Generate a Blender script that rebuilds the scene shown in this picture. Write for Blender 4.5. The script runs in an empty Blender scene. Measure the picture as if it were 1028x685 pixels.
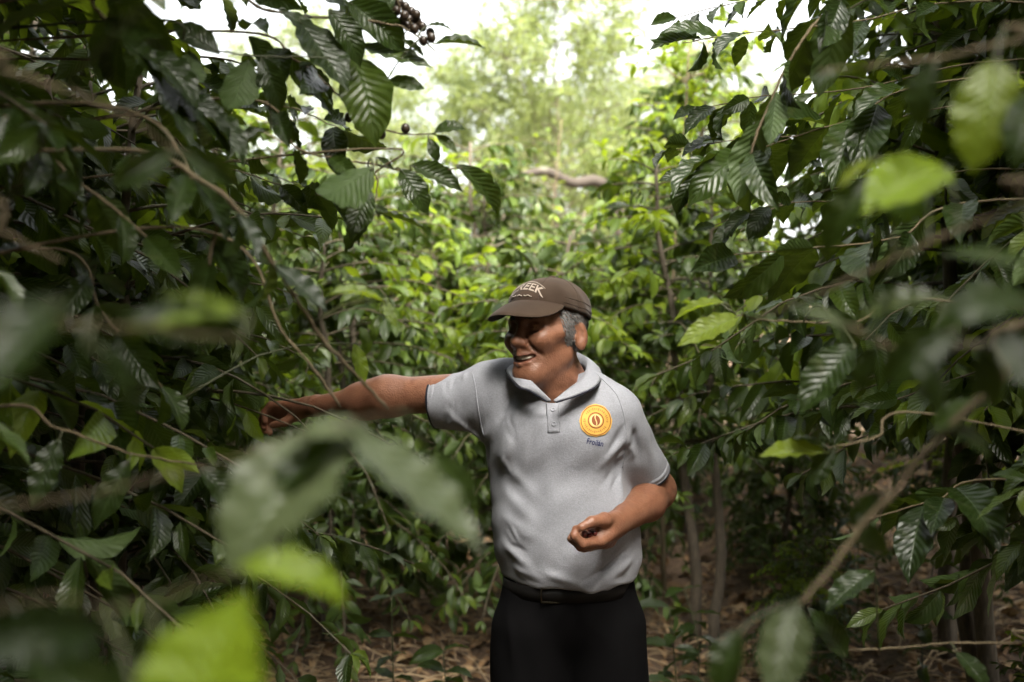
import bpy, math, random
import numpy as np
from mathutils import Vector, Matrix
from mathutils.bvhtree import BVHTree

R = math.radians
scn = bpy.context.scene
COL = scn.collection

# ------------------------------------------------------------------ camera, sky, sun, exposure
CAM_Z = 1.55
cam_d = bpy.data.cameras.new("camera")
cam = bpy.data.objects.new("camera", cam_d)
COL.objects.link(cam)
cam.location = (0, 0, CAM_Z)
cam.rotation_euler = (R(90), 0, 0)
cam_d.sensor_width = 36
cam_d.lens = 35
cam_d.clip_start = 0.02
cam_d.clip_end = 3000
cam_d.dof.use_dof = True
cam_d.dof.focus_distance = 2.24
cam_d.dof.aperture_fstop = 2.4
cam_d.dof.aperture_blades = 9
scn.camera = cam

SUN_EL, SUN_AZ = 51, 164           # azimuth measured from +Y (view direction) towards +X
world = bpy.data.worlds.new("World")
scn.world = world
world.use_nodes = True
wn, wl = world.node_tree.nodes, world.node_tree.links
bg = wn["Background"]
sky = wn.new("ShaderNodeTexSky")
sky.sky_type = 'NISHITA'
sky.sun_disc = False
sky.sun_elevation = R(SUN_EL)
sky.sun_rotation = R(SUN_AZ)
sky.air_density = 1.0
sky.dust_density = 4.0
sky.ozone_density = 1.0
hs = wn.new("ShaderNodeHueSaturation")      # overcast: the blue is washed out by cloud
hs.inputs['Saturation'].default_value = 0.22
hs.inputs['Value'].default_value = 1.0
wl.new(sky.outputs[0], hs.inputs['Color'])
tn = wn.new("ShaderNodeMix"); tn.data_type = 'RGBA'; tn.blend_type = 'MULTIPLY'      # warm white cloud
tn.inputs[0].default_value = 1.0
wl.new(hs.outputs[0], tn.inputs[6]); tn.inputs[7].default_value = (1.0, 0.985, 0.93, 1)
wl.new(tn.outputs[2], bg.inputs['Color'])
bg.inputs['Strength'].default_value = 0.115

sd = bpy.data.lights.new("sun", 'SUN')
sd.energy = 4.6
sd.angle = R(44)
sd.color = (1.0, 0.95, 0.86)
sun = bpy.data.objects.new("sun", sd)
COL.objects.link(sun)
sv = Vector((math.sin(R(SUN_AZ)) * math.cos(R(SUN_EL)), math.cos(R(SUN_AZ)) * math.cos(R(SUN_EL)), math.sin(R(SUN_EL))))
sun.rotation_euler = (-sv).to_track_quat('-Z', 'Y').to_euler()

scn.view_settings.view_transform = 'Standard'
scn.view_settings.look = 'None'
scn.view_settings.exposure = 2.75
scn.view_settings.gamma = 1.0
scn.view_settings.use_curve_mapping = False
scn.render.engine = 'CYCLES'
cy = scn.cycles
cy.max_bounces = 8
cy.diffuse_bounces = 4
cy.glossy_bounces = 2
cy.transmission_bounces = 4
cy.transparent_max_bounces = 4
cy.sample_clamp_indirect = 6
cy.use_denoising = True
cy.use_adaptive_sampling = True
cy.adaptive_threshold = 0.02

# ------------------------------------------------------------------ helpers
FPX = 35 / 36 * 1028

def P(px, py, Y):
    """a point of the place, from where it shows in the photograph and how far away it stands"""
    return np.array(((px - 514) / FPX * Y, Y, CAM_Z - (py - 342.5) / FPX * Y))

def link(name, me, mats=(), parent=None, smooth=True):
    o = bpy.data.objects.new(name, me)
    for m in mats:
        me.materials.append(m)
    COL.objects.link(o)
    if parent is not None:
        o.parent = parent
    if smooth and len(me.polygons):
        me.polygons.foreach_set('use_smooth', np.ones(len(me.polygons), dtype=bool))
    return o

def tag(o, label=None, cat=None, group=None, kind=None):
    for k, v in (('label', label), ('category', cat), ('group', group), ('kind', kind)):
        if v:
            o[k] = v
    return o

def thing(name, loc, label, cat, group=None, rz=0.0):
    o = bpy.data.objects.new(name, None)
    o.empty_display_size = 0.1
    COL.objects.link(o)
    o.location = loc
    o.rotation_euler = (0, 0, rz)
    return tag(o, label, cat, group)

class MB:
    """collects vertices, faces, uv, tint and material slots; builds ONE mesh"""
    def __init__(self):
        self.v, self.f3, self.f4, self.uv, self.t = [], [], [], [], []
        self.m3, self.m4, self.n = [], [], 0
    def add(self, v, quads=None, tris=None, uv=None, tint=0.5, m=0):
        v = np.asarray(v, dtype=np.float64).reshape(-1, 3)
        self.v.append(v)
        self.uv.append(np.full((len(v), 2), 0.5) if uv is None else np.asarray(uv).reshape(-1, 2))
        self.t.append(np.full(len(v), tint) if np.isscalar(tint) else np.asarray(tint).ravel())
        if quads is not None and len(quads):
            q = np.asarray(quads).reshape(-1, 4) + self.n
            self.f4.append(q); self.m4.append(np.full(len(q), m, dtype=np.int32))
        if tris is not None and len(tris):
            q = np.asarray(tris).reshape(-1, 3) + self.n
            self.f3.append(q); self.m3.append(np.full(len(q), m, dtype=np.int32))
        self.n += len(v)
    def tube(self, pts, radii, sides=6, m=0, tint=0.5, cap=True):
        pts = np.asarray(pts, dtype=float)
        n = len(pts)
        radii = np.broadcast_to(np.asarray(radii, dtype=float), (n,))
        tg = np.gradient(pts, axis=0)
        tg /= np.linalg.norm(tg, axis=1)[:, None] + 1e-12
        ref = np.array((0.0, 0.0, 1.0)) if abs(tg[0][2]) < 0.9 else np.array((1.0, 0.0, 0.0))
        a = np.cross(tg[0], ref); a /= np.linalg.norm(a)
        ring = []
        ang = np.arange(sides) / sides * 2 * np.pi
        L = 0.0
        uv = []
        for i in range(n):
            a = a - tg[i] * a.dot(tg[i]); a /= np.linalg.norm(a) + 1e-12
            b = np.cross(tg[i], a)
            if i: L += np.linalg.norm(pts[i] - pts[i - 1])
            ring.append(pts[i] + radii[i] * (np.cos(ang)[:, None] * a + np.sin(ang)[:, None] * b))
            uv.append(np.stack([ang / (2 * np.pi), np.full(sides, L)], 1))
        v = np.concatenate(ring)
        i, j = np.meshgrid(np.arange(n - 1), np.arange(sides), indexing='ij')
        j2 = (j + 1) % sides
        q = np.stack([i * sides + j, i * sides + j2, (i + 1) * sides + j2, (i + 1) * sides + j], -1).reshape(-1, 4)
        tr = []
        if cap:
            v = np.concatenate([v, pts[:1], pts[-1:]])
            uv.append(np.full((2, 2), 0.5))
            for k in range(sides):
                tr.append((n * sides, (k + 1) % sides, k))
                tr.append((n * sides + 1, (n - 1) * sides + k, (n - 1) * sides + (k + 1) % sides))
        self.add(v, q, tr, uv=np.concatenate(uv), tint=tint, m=m)
    def build(self, name, mats, parent=None, smooth=True, attr=True):
        me = mesh_np(name, np.concatenate(self.v),
                     np.concatenate(self.f4) if self.f4 else None,
                     np.concatenate(self.f3) if self.f3 else None,
                     np.concatenate(self.uv) if attr else None,
                     np.concatenate(self.t) if attr else None,
                     np.concatenate(self.m4) if self.m4 else None,
                     np.concatenate(self.m3) if self.m3 else None)
        return link(name, me, mats, parent, smooth)

def mesh_np(name, v, q=None, t=None, uv=None, tint=None, mq=None, mt=None):
    me = bpy.data.meshes.new(name)
    q = np.zeros((0, 4), dtype=np.int64) if q is None else q
    t = np.zeros((0, 3), dtype=np.int64) if t is None else t
    me.vertices.add(len(v))
    me.vertices.foreach_set('co', np.ascontiguousarray(v, dtype=np.float32).ravel())
    loops = np.concatenate([q.ravel(), t.ravel()]).astype(np.int32)
    tot = np.concatenate([np.full(len(q), 4), np.full(len(t), 3)]).astype(np.int32)
    start = np.concatenate([[0], np.cumsum(tot)[:-1]]).astype(np.int32) if len(tot) else np.zeros(0, np.int32)
    me.loops.add(len(loops))
    me.loops.foreach_set('vertex_index', loops)
    me.polygons.add(len(tot))
    me.polygons.foreach_set('loop_start', start)
    if mq is not None or mt is not None:
        mi = np.concatenate([x for x in (mq, mt) if x is not None]).astype(np.int32)
        me.polygons.foreach_set('material_index', mi)
    if uv is not None:
        l = me.uv_layers.new(name='UVMap')
        l.data.foreach_set('uv', np.ascontiguousarray(uv[loops], dtype=np.float32).ravel())
    if tint is not None:
        a = me.attributes.new('tint', 'FLOAT', 'POINT')
        a.data.foreach_set('value', np.ascontiguousarray(tint, dtype=np.float32))
    me.update(calc_edges=True)
    me.validate()
    return me

def unit(v):
    v = np.asarray(v, dtype=float)
    return v / (np.linalg.norm(v) + 1e-12)

def spline(pts, n):
    """Catmull-Rom through pts, n samples"""
    p = np.asarray(pts, dtype=float)
    p = np.concatenate([[2 * p[0] - p[1]], p, [2 * p[-1] - p[-2]]])
    k = len(p) - 3
    u = np.linspace(0, k - 1e-9, n)
    i = u.astype(int); t = (u - i)[:, None]
    a, b, c, d = p[i], p[i + 1], p[i + 2], p[i + 3]
    return 0.5 * (2 * b + (c - a) * t + (2 * a - 5 * b + 4 * c - d) * t ** 2 + (3 * b - a - 3 * c + d) * t ** 3)

# ------------------------------------------------------------------ materials
class NT:
    def __init__(self, name):
        self.m = bpy.data.materials.new(name)
        self.m.use_nodes = True
        self.n, self.l = self.m.node_tree.nodes, self.m.node_tree.links
        self.b = self.n['Principled BSDF']
        self.out = self.n['Material Output']
    def new(self, t, **kw):
        x = self.n.new(t)
        for k, v in kw.items():
            setattr(x, k, v)
        return x
    def sock(self, x, s):
        if isinstance(s, bpy.types.NodeSocket):
            self.l.new(s, x)
        else:
            x.default_value = s
    def math(self, op, a, b=0.0, c=0.0, clamp=False):
        x = self.new('ShaderNodeMath', operation=op, use_clamp=clamp)
        for i, s in enumerate((a, b, c)):
            self.sock(x.inputs[i], s)
        return x.outputs[0]
    def mix(self, f, a, b, mode='MIX'):
        x = self.new('ShaderNodeMix', data_type='RGBA', blend_type=mode)
        self.sock(x.inputs[0], f)
        self.sock(x.inputs[6], a); self.sock(x.inputs[7], b)
        return x.outputs[2]
    def noise(self, scale, detail=3, rough=0.5, vec=None, dist=0.0):
        x = self.new('ShaderNodeTexNoise')
        x.inputs['Scale'].default_value = scale
        x.inputs['Detail'].default_value = detail
        x.inputs['Roughness'].default_value = rough
        x.inputs['Distortion'].default_value = dist
        self.l.new(vec if vec is not None else self.obj(), x.inputs['Vector'])
        return x.outputs['Fac']
    def obj(self):
        if not hasattr(self, '_tc'):
            self._tc = self.new('ShaderNodeTexCoord')
        return self._tc.outputs['Object']
    def uv(self):
        self.obj()
        return self._tc.outputs['UV']
    def ramp(self, f, stops):
        x = self.new('ShaderNodeValToRGB')
        e = x.color_ramp.elements
        while len(e) < len(stops):
            e.new(0.5)
        for el, (p, c) in zip(e, stops):
            el.position = p
            el.color = (*c, 1) if len(c) == 3 else c
        self.l.new(f, x.inputs[0])
        return x.outputs[0]
    def bump(self, h, strength=0.3, dist=0.01):
        x = self.new('ShaderNodeBump')
        x.inputs['Strength'].default_value = strength
        x.inputs['Distance'].default_value = dist
        self.l.new(h, x.inputs['Height'])
        self.l.new(x.outputs[0], self.b.inputs['Normal'])
        return x.outputs[0]

def c4(c):
    return (*c, 1.0)

def simple(name, c1, c2=None, rough=0.6, scale=20, bump=0.0, bdist=0.002, bscale=80, spec=0.5):
    N = NT(name)
    if c2 is None:
        c2 = tuple(x * 0.7 for x in c1)
    f = N.noise(scale, 4)
    f = N.math('MULTIPLY_ADD', f, 2.0, -0.5, clamp=True)
    N.l.new(N.mix(f, c4(c1), c4(c2)), N.b.inputs['Base Color'])
    N.b.inputs['Roughness'].default_value = rough
    N.b.inputs['Specular IOR Level'].default_value = spec
    if bump:
        N.bump(N.noise(bscale, 4), bump, bdist)
    return N.m

def leaf_material(name, dark, mid, bright, trans, tf=0.3, rough=0.33, spec=0.5, vein=1.0, under=None):
    """uv: x across the blade (0..1, midrib at 0.5), y from stalk to tip; 'tint' picks the leaf's own colour"""
    N = NT(name)
    at = N.new('ShaderNodeAttribute', attribute_name='tint')
    t = at.outputs['Fac']
    sep = N.new('ShaderNodeSeparateXYZ')
    N.l.new(N.uv(), sep.inputs[0])
    u, v = sep.outputs[0], sep.outputs[1]
    du = N.math('ABSOLUTE', N.math('SUBTRACT', u, 0.5))              # 0 at the midrib .. 0.5 at the margin
    ph = N.math('SUBTRACT', N.math('MULTIPLY', v, 11.0), N.math('MULTIPLY', du, 5.0))
    fr = N.math('ABSOLUTE', N.math('SUBTRACT', N.math('FRACT', ph), 0.5))    # 0 on each side vein
    veinm = N.math('SUBTRACT', 1.0, N.math('MULTIPLY', fr, 9.0), clamp=True)
    rib = N.math('SUBTRACT', 1.0, N.math('MULTIPLY', du, 26.0), clamp=True)
    lines = N.math('MAXIMUM', N.math('MULTIPLY', veinm, 0.45), rib)
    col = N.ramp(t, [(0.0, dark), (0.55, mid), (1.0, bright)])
    blot = N.noise(34, 3)
    blot = N.math('MULTIPLY_ADD', blot, 3.0, -1.1, clamp=True)
    col = N.mix(N.math('MULTIPLY', blot, 0.35), col, N.mix(1.0, col, c4((1.25, 1.05, 0.6)), 'MULTIPLY'))
    spot = N.math('MULTIPLY_ADD', N.noise(75, 2), 9.0, -6.1, clamp=True)          # brown blemishes
    col = N.mix(N.math('MULTIPLY', spot, 0.75), col, c4((0.07, 0.045, 0.018)))
    yel = N.math('MULTIPLY_ADD', N.noise(3.1, 2), 7.0, -4.6, clamp=True)          # some leaves are yellowing or dusty
    col = N.mix(N.math('MULTIPLY', yel, 0.35), col, c4((0.085, 0.088, 0.035)))
    col = N.mix(N.math('MULTIPLY', lines, 0.4 * vein), col, c4(tuple(min(1, x * 2.2 + 0.03) for x in mid)))
    geo = N.new('ShaderNodeNewGeometry')
    under = N.mix(0.6, col, c4(under or (mid[0] * 2.8, mid[1] * 2.5, mid[2] * 4.0)))
    col2 = N.mix(geo.outputs['Backfacing'], col, under)
    N.l.new(col2, N.b.inputs['Base Color'])
    rr = N.math('MULTIPLY_ADD', geo.outputs['Backfacing'], 0.25, rough)
    N.l.new(rr, N.b.inputs['Roughness'])
    N.b.inputs['Specular IOR Level'].default_value = spec
    h = N.math('SUBTRACT', N.math('MULTIPLY', fr, 1.2), N.math('MULTIPLY', rib, 0.6))
    h = N.math('ADD', h, N.math('MULTIPLY', N.noise(120, 2), 0.15))
    N.bump(h, 0.45 * vein, 0.004)
    tr = N.new('ShaderNodeBsdfTranslucent')
    tc = N.mix(t, c4(tuple(x * 0.75 for x in trans)), c4(trans))
    tc = N.mix(N.math('MULTIPLY', lines, 0.5), tc, c4(tuple(x * 0.45 for x in trans)))
    N.l.new(tc, tr.inputs['Color'])
    mx = N.new('ShaderNodeMixShader')
    mx.inputs[0].default_value = tf
    N.l.new(N.b.outputs[0], mx.inputs[1]); N.l.new(tr.outputs[0], mx.inputs[2])
    N.l.new(mx.outputs[0], N.out.inputs['Surface'])
    return N.m

def cloth(name, c1, c2, weave=900, rough=0.85, bump=0.25, heather=0.0, spec=0.2, sheen=0.1):
    N = NT(name)
    f = N.noise(9, 4)
    g = N.noise(weave, 2)
    col = N.mix(N.math('MULTIPLY_ADD', f, 1.6, -0.3, clamp=True), c4(c1), c4(c2))
    if heather:
        g2 = N.noise(250, 3, .7)
        col = N.mix(N.math('MULTIPLY', N.math('MULTIPLY_ADD', g2, 4.0, -1.5, clamp=True), heather), col, c4(tuple(x * 0.62 for x in c1)))
        col = N.mix(N.math('MULTIPLY', N.math('MULTIPLY_ADD', g, 3.0, -1.0, clamp=True), heather), col, c4(tuple(x * 0.62 for x in c1)))
        g = N.math('ADD', g, g2)
    N.l.new(col, N.b.inputs['Base Color'])
    N.b.inputs['Roughness'].default_value = rough
    N.b.inputs['Specular IOR Level'].default_value = spec
    N.b.inputs['Sheen Weight'].default_value = sheen
    N.bump(g, bump, 0.0012)
    return N.m

def bark(name, c1, c2, sx=1.0):
    N = NT(name)
    mp = N.new('ShaderNodeMapping')
    mp.inputs['Scale'].default_value = (6, 6, 1.4)
    N.l.new(N.obj(), mp.inputs[0])
    f = N.noise(14 * sx, 6, 0.65, mp.outputs[0])
    g = N.noise(5 * sx, 3)
    col = N.mix(N.math('MULTIPLY_ADD', f, 2.4, -0.7, clamp=True), c4(c1), c4(c2))
    lich = N.math('MULTIPLY_ADD', g, 6.0, -3.6, clamp=True)
    col = N.mix(N.math('MULTIPLY', lich, 0.6), col, c4((0.22, 0.23, 0.17)))
    N.l.new(col, N.b.inputs['Base Color'])
    N.b.inputs['Roughness'].default_value = 0.85
    N.bump(f, 0.6, 0.006)
    return N.m

M = {}
M['leaf'] = leaf_material('coffee_leaf', (0.0085, 0.017, 0.004), (0.021, 0.039, 0.006), (0.068, 0.102, 0.011), (0.13, 0.19, 0.012), tf=0.19, spec=0.30, rough=0.31)
M['leaf_young'] = leaf_material('young_coffee_leaf', (0.034, 0.063, 0.007), (0.074, 0.125, 0.011), (0.155, 0.205, 0.016), (0.32, 0.42, 0.02), tf=0.42, rough=0.38, spec=0.4)
M['leaf_tree'] = leaf_material('shade_tree_leaf', (0.045, 0.07, 0.018), (0.085, 0.115, 0.032), (0.15, 0.17, 0.055), (0.36, 0.43, 0.13), tf=0.45, rough=0.5, vein=0.3)
M['leaf_sheen'] = leaf_material('painted_sheen_leaf', (0.045, 0.065, 0.028), (0.085, 0.11, 0.055), (0.15, 0.18, 0.10), (0.20, 0.28, 0.06), tf=0.33, rough=0.3, spec=0.5)  # glossy sky reflection painted in as a paler leaf colour
M['leaf_lime'] = leaf_material('lime_leaf', (0.11, 0.17, 0.012), (0.17, 0.26, 0.016), (0.22, 0.33, 0.02), (0.55, 0.75, 0.03), tf=0.5, rough=0.4)
M['leaf_dead'] = leaf_material('dead_leaf', (0.09, 0.056, 0.032), (0.26, 0.165, 0.092), (0.50, 0.36, 0.21), (0.16, 0.09, 0.04), tf=0.12, rough=0.7, spec=0.2, under=(0.19, 0.12, 0.068))
M['bark'] = bark('coffee_bark', (0.045, 0.035, 0.024), (0.12, 0.096, 0.067))
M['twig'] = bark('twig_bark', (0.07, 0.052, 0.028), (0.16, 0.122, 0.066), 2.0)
M['twig_dark'] = bark('shaded_twig_bark', (0.045, 0.035, 0.02), (0.10, 0.08, 0.045), 2.0)  # shade painted in: twig bark darkened for twigs inside the crowns
M['bark_dark'] = bark('dark_brown_bark', (0.018, 0.013, 0.009), (0.05, 0.037, 0.025))  # plain dark brown bark of the crooked tree
M['green_twig'] = simple('green_twig', (0.035, 0.048, 0.012), (0.05, 0.048, 0.02), 0.55, 40)
M['berry'] = simple('dark_berry', (0.020, 0.012, 0.012), (0.05, 0.035, 0.02), 0.3, 60)
M['cherry'] = simple('red_cherry', (0.16, 0.018, 0.012), (0.07, 0.012, 0.010), 0.3, 60)

# ------------------------------------------------------------------ signed-distance modeller: one continuous skin per body
class SDF:
    def __init__(self):
        self.ops = []
        self.disp = None                  # extra displacement, metres outwards, of (N,3) points
    def _add(self, fn, c, r, k, sub):
        self.ops.append((fn, np.asarray(c, dtype=np.float32), r, k, sub))
    def cone(self, a, b, ra, rb=None, k=0.01, sub=False, fl=None, s=1.0):
        """round cone a->b; fl = direction in which the section is scaled by s (s<1: flatter)"""
        rb = ra if rb is None else rb
        a = np.asarray(a, dtype=np.float64); b = np.asarray(b, dtype=np.float64)
        Mx = np.eye(3)
        if fl is not None:
            d = unit(fl)
            Mx = np.eye(3) + (1 / s - 1) * np.outer(d, d)
        a2, b2 = Mx @ a, Mx @ b
        ab = b2 - a2
        den = ab.dot(ab) + 1e-12
        sc = min(1.0, s) if fl is not None else 1.0
        M32, a32, ab32 = Mx.T.astype(np.float32), a2.astype(np.float32), ab.astype(np.float32)
        def fn(p):
            q = p @ M32 - a32
            h = np.clip(q @ ab32 / np.float32(den), 0, 1)
            d = q - h[:, None] * ab32
            return (np.sqrt(np.einsum('ij,ij->i', d, d)) - (ra + (rb - ra) * h)) * np.float32(sc)
        self._add(fn, (a + b) / 2, np.linalg.norm(b - a) / 2 + max(ra, rb) * max(1, s), k, sub)
        return self
    def chain(self, pts, rad, k=0.006, sub=False, k0=None):
        for i in range(len(pts) - 1):
            self.cone(pts[i], pts[i + 1], rad[i], rad[i + 1], k if (i or k0 is None) else k0, sub)
        return self
    def ell(self, c, r, fr=None, k=0.01, sub=False):
        """ellipsoid with half axes r in frame fr (rows = axes)"""
        c = np.asarray(c, dtype=np.float64); r3 = np.asarray(r, dtype=np.float64)
        F = np.eye(3) if fr is None else np.asarray(fr, dtype=np.float64)
        A = (F / r3[:, None]).T.astype(np.float32)
        B = (F / (r3 ** 2)[:, None]).T.astype(np.float32)
        c32 = c.astype(np.float32)
        def fn(p):
            q = p - c32
            k0 = np.linalg.norm(q @ A, axis=1)
            k1 = np.linalg.norm(q @ B, axis=1) + 1e-9
            return k0 * (k0 - 1) / k1
        self._add(fn, c, max(r), k, sub)
        return self
    def plane(self, p0, n, k=0.002):
        """cut away everything on the side n points to"""
        p0 = np.asarray(p0, dtype=np.float32); n = unit(n).astype(np.float32)
        self.ops.append((lambda p: -((p - p0) @ n), None, 0, k, True))
        return self
    def localcut(self, fn, c, r, k=0.002):
        self._add(fn, c, r, k, True)
        return self
    def eval(self, p, c=None, hd=None):
        d = np.full(len(p), 1.0, dtype=np.float32)
        for fn, oc, orad, k, sub in self.ops:
            if c is not None and oc is not None and np.linalg.norm(oc - c) > orad + hd + 2 * k + 0.03:
                continue
            e = fn(p).astype(np.float32)
            if sub:
                e = -e
                h = np.maximum(k - np.abs(d - e), 0) / k
                d = np.maximum(d, e) + h * h * k * 0.25
            else:
                h = np.maximum(k - np.abs(d - e), 0) / k
                d = np.minimum(d, e) - h * h * k * 0.25
        if self.disp is not None:
            near = np.abs(d) < 0.05
            if near.any():
                d[near] -= self.disp(p[near]).astype(np.float32)
        return d
    def mesh(self, lo, hi, vox, nb=24):
        lo = np.asarray(lo, dtype=np.float64); hi = np.asarray(hi, dtype=np.float64)
        dims = np.ceil((hi - lo) / vox).astype(int) + 2
        nblk = np.ceil(dims / nb).astype(int)
        big = np.array([(nblk[0] * nb + 4), (nblk[1] * nb + 4), (nblk[2] * nb + 4)], dtype=np.int64)
        gi = np.arange(nb + 1)
        I, J, K = np.meshgrid(gi, gi, gi, indexing='ij')
        loc = np.stack([I, J, K], -1).reshape(-1, 3)
        vid, vpos, quads = [], [], []
        hd = nb * vox * 0.87
        for bi in range(nblk[0]):
            for bj in range(nblk[1]):
                for bk in range(nblk[2]):
                    o = np.array((bi, bj, bk)) * nb
                    cen = (lo + (o + nb / 2) * vox)
                    if all(sub or oc is None or np.linalg.norm(oc - cen) > orad + hd + 0.03 for fn, oc, orad, k, sub in self.ops):
                        continue
                    d0 = self.eval(cen[None].astype(np.float32))[0]
                    if abs(d0) > hd * 2.2 + 0.03:
                        continue
                    V = self.eval((lo + (loc + o) * vox).astype(np.float32), cen, hd).reshape(nb + 1, nb + 1, nb + 1)
                    S = V < 0
                    if S.all() or not S.any():
                        continue
                    acc = np.zeros((nb, nb, nb, 3), dtype=np.float32); cnt = np.zeros((nb, nb, nb), dtype=np.float32)
                    for ax in range(3):
                        o1, o2 = [a for a in range(3) if a != ax]
                        for x in (0, 1):
                            for y in (0, 1):
                                s0 = [slice(0, nb)] * 3; s1 = [slice(0, nb)] * 3
                                s0[o1] = slice(x, nb + x); s0[o2] = slice(y, nb + y)
                                s1[o1] = s0[o1]; s1[o2] = s0[o2]; s1[ax] = slice(1, nb + 1)
                                a, b = V[tuple(s0)], V[tuple(s1)]
                                cr = (a < 0) != (b < 0)
                                t = np.where(cr, a / np.where(cr, a - b, 1), 0)
                                acc[..., ax] += t * cr
                                acc[..., o1] += x * cr
                                acc[..., o2] += y * cr
                                cnt += cr
                    ci = np.argwhere(cnt > 0)
                    pos = acc[cnt > 0] / cnt[cnt > 0][:, None]
                    g = ci + o + 1
                    vid.append((g[:, 0] * big[1] + g[:, 1]) * big[2] + g[:, 2])
                    vpos.append(lo + (ci + o + pos) * vox)
                    for ax in range(3):
                        o1, o2 = (ax + 1) % 3, (ax + 2) % 3
                        s0 = [slice(0, nb)] * 3; s1 = [slice(0, nb)] * 3
                        s1[ax] = slice(1, nb + 1)
                        a, b = S[tuple(s0)], S[tuple(s1)]
                        for val in (True, False):
                            e = np.argwhere((a != b) & (a == val)) + o + 1
                            if not len(e):
                                continue
                            d1 = np.zeros(3, dtype=int); d1[o1] = 1
                            d2 = np.zeros(3, dtype=int); d2[o2] = 1
                            c = [e - d1 - d2, e - d2, e, e - d1]
                            ids = [(x[:, 0] * big[1] + x[:, 1]) * big[2] + x[:, 2] for x in c]
                            if not val:
                                ids = ids[::-1]
                            quads.append(np.stack(ids, 1))
        vid = np.concatenate(vid); vpos = np.concatenate(vpos); quads = np.concatenate(quads)
        order = np.argsort(vid); vid, vpos = vid[order], vpos[order]
        ix = np.searchsorted(vid, quads)
        ok = (ix < len(vid)).all(1)
        ix = np.clip(ix, 0, len(vid) - 1)
        ok &= (vid[ix] == quads).all(1)
        return vpos, ix[ok]

def relax(v, q, it=1, lam=0.5):
    """a little Laplacian smoothing"""
    e = np.concatenate([q[:, [0, 1]], q[:, [1, 2]], q[:, [2, 3]], q[:, [3, 0]]])
    for _ in range(it):
        s = np.zeros_like(v); n = np.zeros(len(v))
        for k in range(3):
            s[:, k] = np.bincount(e[:, 0], v[e[:, 1], k], len(v)) + np.bincount(e[:, 1], v[e[:, 0], k], len(v))
        n = np.bincount(e[:, 0], minlength=len(v)) + np.bincount(e[:, 1], minlength=len(v))
        v = v + lam * (s / np.maximum(n, 1)[:, None] - v)
    return v

def seg_ridge(p, a, b, w, amp, asym=0.0):
    """height of a fold that runs from a to b: gaussian across, fading at both ends"""
    a = np.asarray(a, dtype=np.float32); b = np.asarray(b, dtype=np.float32)
    ab = b - a
    h = np.clip((p - a) @ ab / ab.dot(ab), 0, 1)
    d2 = ((p - a - h[:, None] * ab) ** 2).sum(1)
    return amp * np.exp(-d2 / (w * w)) * (0.25 + 0.75 * np.sin(np.pi * np.clip(h, 0.02, 0.98)))

# ------------------------------------------------------------------ the man
def skin_material():
    N = NT('sunburnt_skin')
    at = N.new('ShaderNodeAttribute', attribute_name='tint')      # 0 skin .. 1 lips / palms
    f = N.noise(55, 4)
    g = N.noise(11, 3)
    col = N.mix(N.math('MULTIPLY_ADD', g, 2.0, -0.5, clamp=True), c4((0.185, 0.083, 0.047)), c4((0.265, 0.12, 0.069)))
    col = N.mix(N.math('MULTIPLY', N.math('MULTIPLY_ADD', f, 3.0, -1.2, clamp=True), 0.5), col, c4((0.13, 0.045, 0.024)))
    col = N.mix(at.outputs['Fac'], col, c4((0.17, 0.05, 0.038)))
    N.l.new(col, N.b.inputs['Base Color'])
    N.b.inputs['Roughness'].default_value = 0.42
    N.b.inputs['Specular IOR Level'].default_value = 0.45
    N.b.inputs['Subsurface Weight'].default_value = 0.08
    N.b.inputs['Subsurface Radius'].default_value = (0.012, 0.004, 0.002)
    N.b.inputs['Subsurface Scale'].default_value = 0.4
    h = N.math('ADD', N.noise(260, 3), N.math('MULTIPLY', f, 0.6))
    N.bump(h, 0.4, 0.003)
    return N.m

M['skin'] = skin_material()
M['shirt'] = cloth('grey_pique', (0.27, 0.275, 0.305), (0.32, 0.325, 0.355), 620, 0.85, 0.45, heather=0.4)
M['navy'] = cloth('navy_edging', (0.012, 0.013, 0.022), (0.018, 0.018, 0.03), 700)
M['trouser'] = cloth('black_twill', (0.0028, 0.0026, 0.003), (0.0042, 0.004, 0.0042), 600, 0.9, 0.2, spec=.06, sheen=0)
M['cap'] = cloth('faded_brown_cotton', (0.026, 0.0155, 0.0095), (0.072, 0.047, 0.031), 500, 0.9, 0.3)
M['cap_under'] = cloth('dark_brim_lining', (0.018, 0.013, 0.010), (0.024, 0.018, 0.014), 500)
M['thread_white'] = cloth('cream_thread', (0.26, 0.21, 0.17), (0.42, 0.36, 0.31), 800)
M['thread_navy'] = cloth('navy_thread', (0.012, 0.016, 0.07), (0.02, 0.025, 0.09), 800)
M['yellow'] = cloth('yellow_embroidery', (0.56, 0.31, 0.05), (0.66, 0.40, 0.09), 900, 0.7, 0.4)
M['pale_yellow'] = cloth('pale_yellow_embroidery', (0.78, 0.56, 0.22), (0.80, 0.60, 0.28), 900, 0.7, 0.4)
M['brown_thread'] = cloth('brown_embroidery', (0.20, 0.055, 0.02), (0.26, 0.08, 0.03), 900, 0.7, 0.4)
M['hair_dark'] = simple('dark_hair', (0.022, 0.018, 0.016), (0.05, 0.045, 0.042), 0.5, 90)
M['hair_grey'] = simple('grey_hair', (0.20, 0.185, 0.175), (0.10, 0.095, 0.09), 0.5, 90)
M['eye'] = simple('eye_white', (0.30, 0.25, 0.22), (0.25, 0.2, 0.18), 0.2, 10)
M['iris'] = simple('dark_iris', (0.012, 0.008, 0.006), None, 0.15, 10)
M['teeth'] = simple('teeth', (0.62, 0.55, 0.45), (0.55, 0.48, 0.38), 0.25, 30)
M['shoe'] = simple('black_shoe', (0.004, 0.0035, 0.0035), (0.008, 0.007, 0.006), 0.6, 30, spec=0.2)
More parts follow.
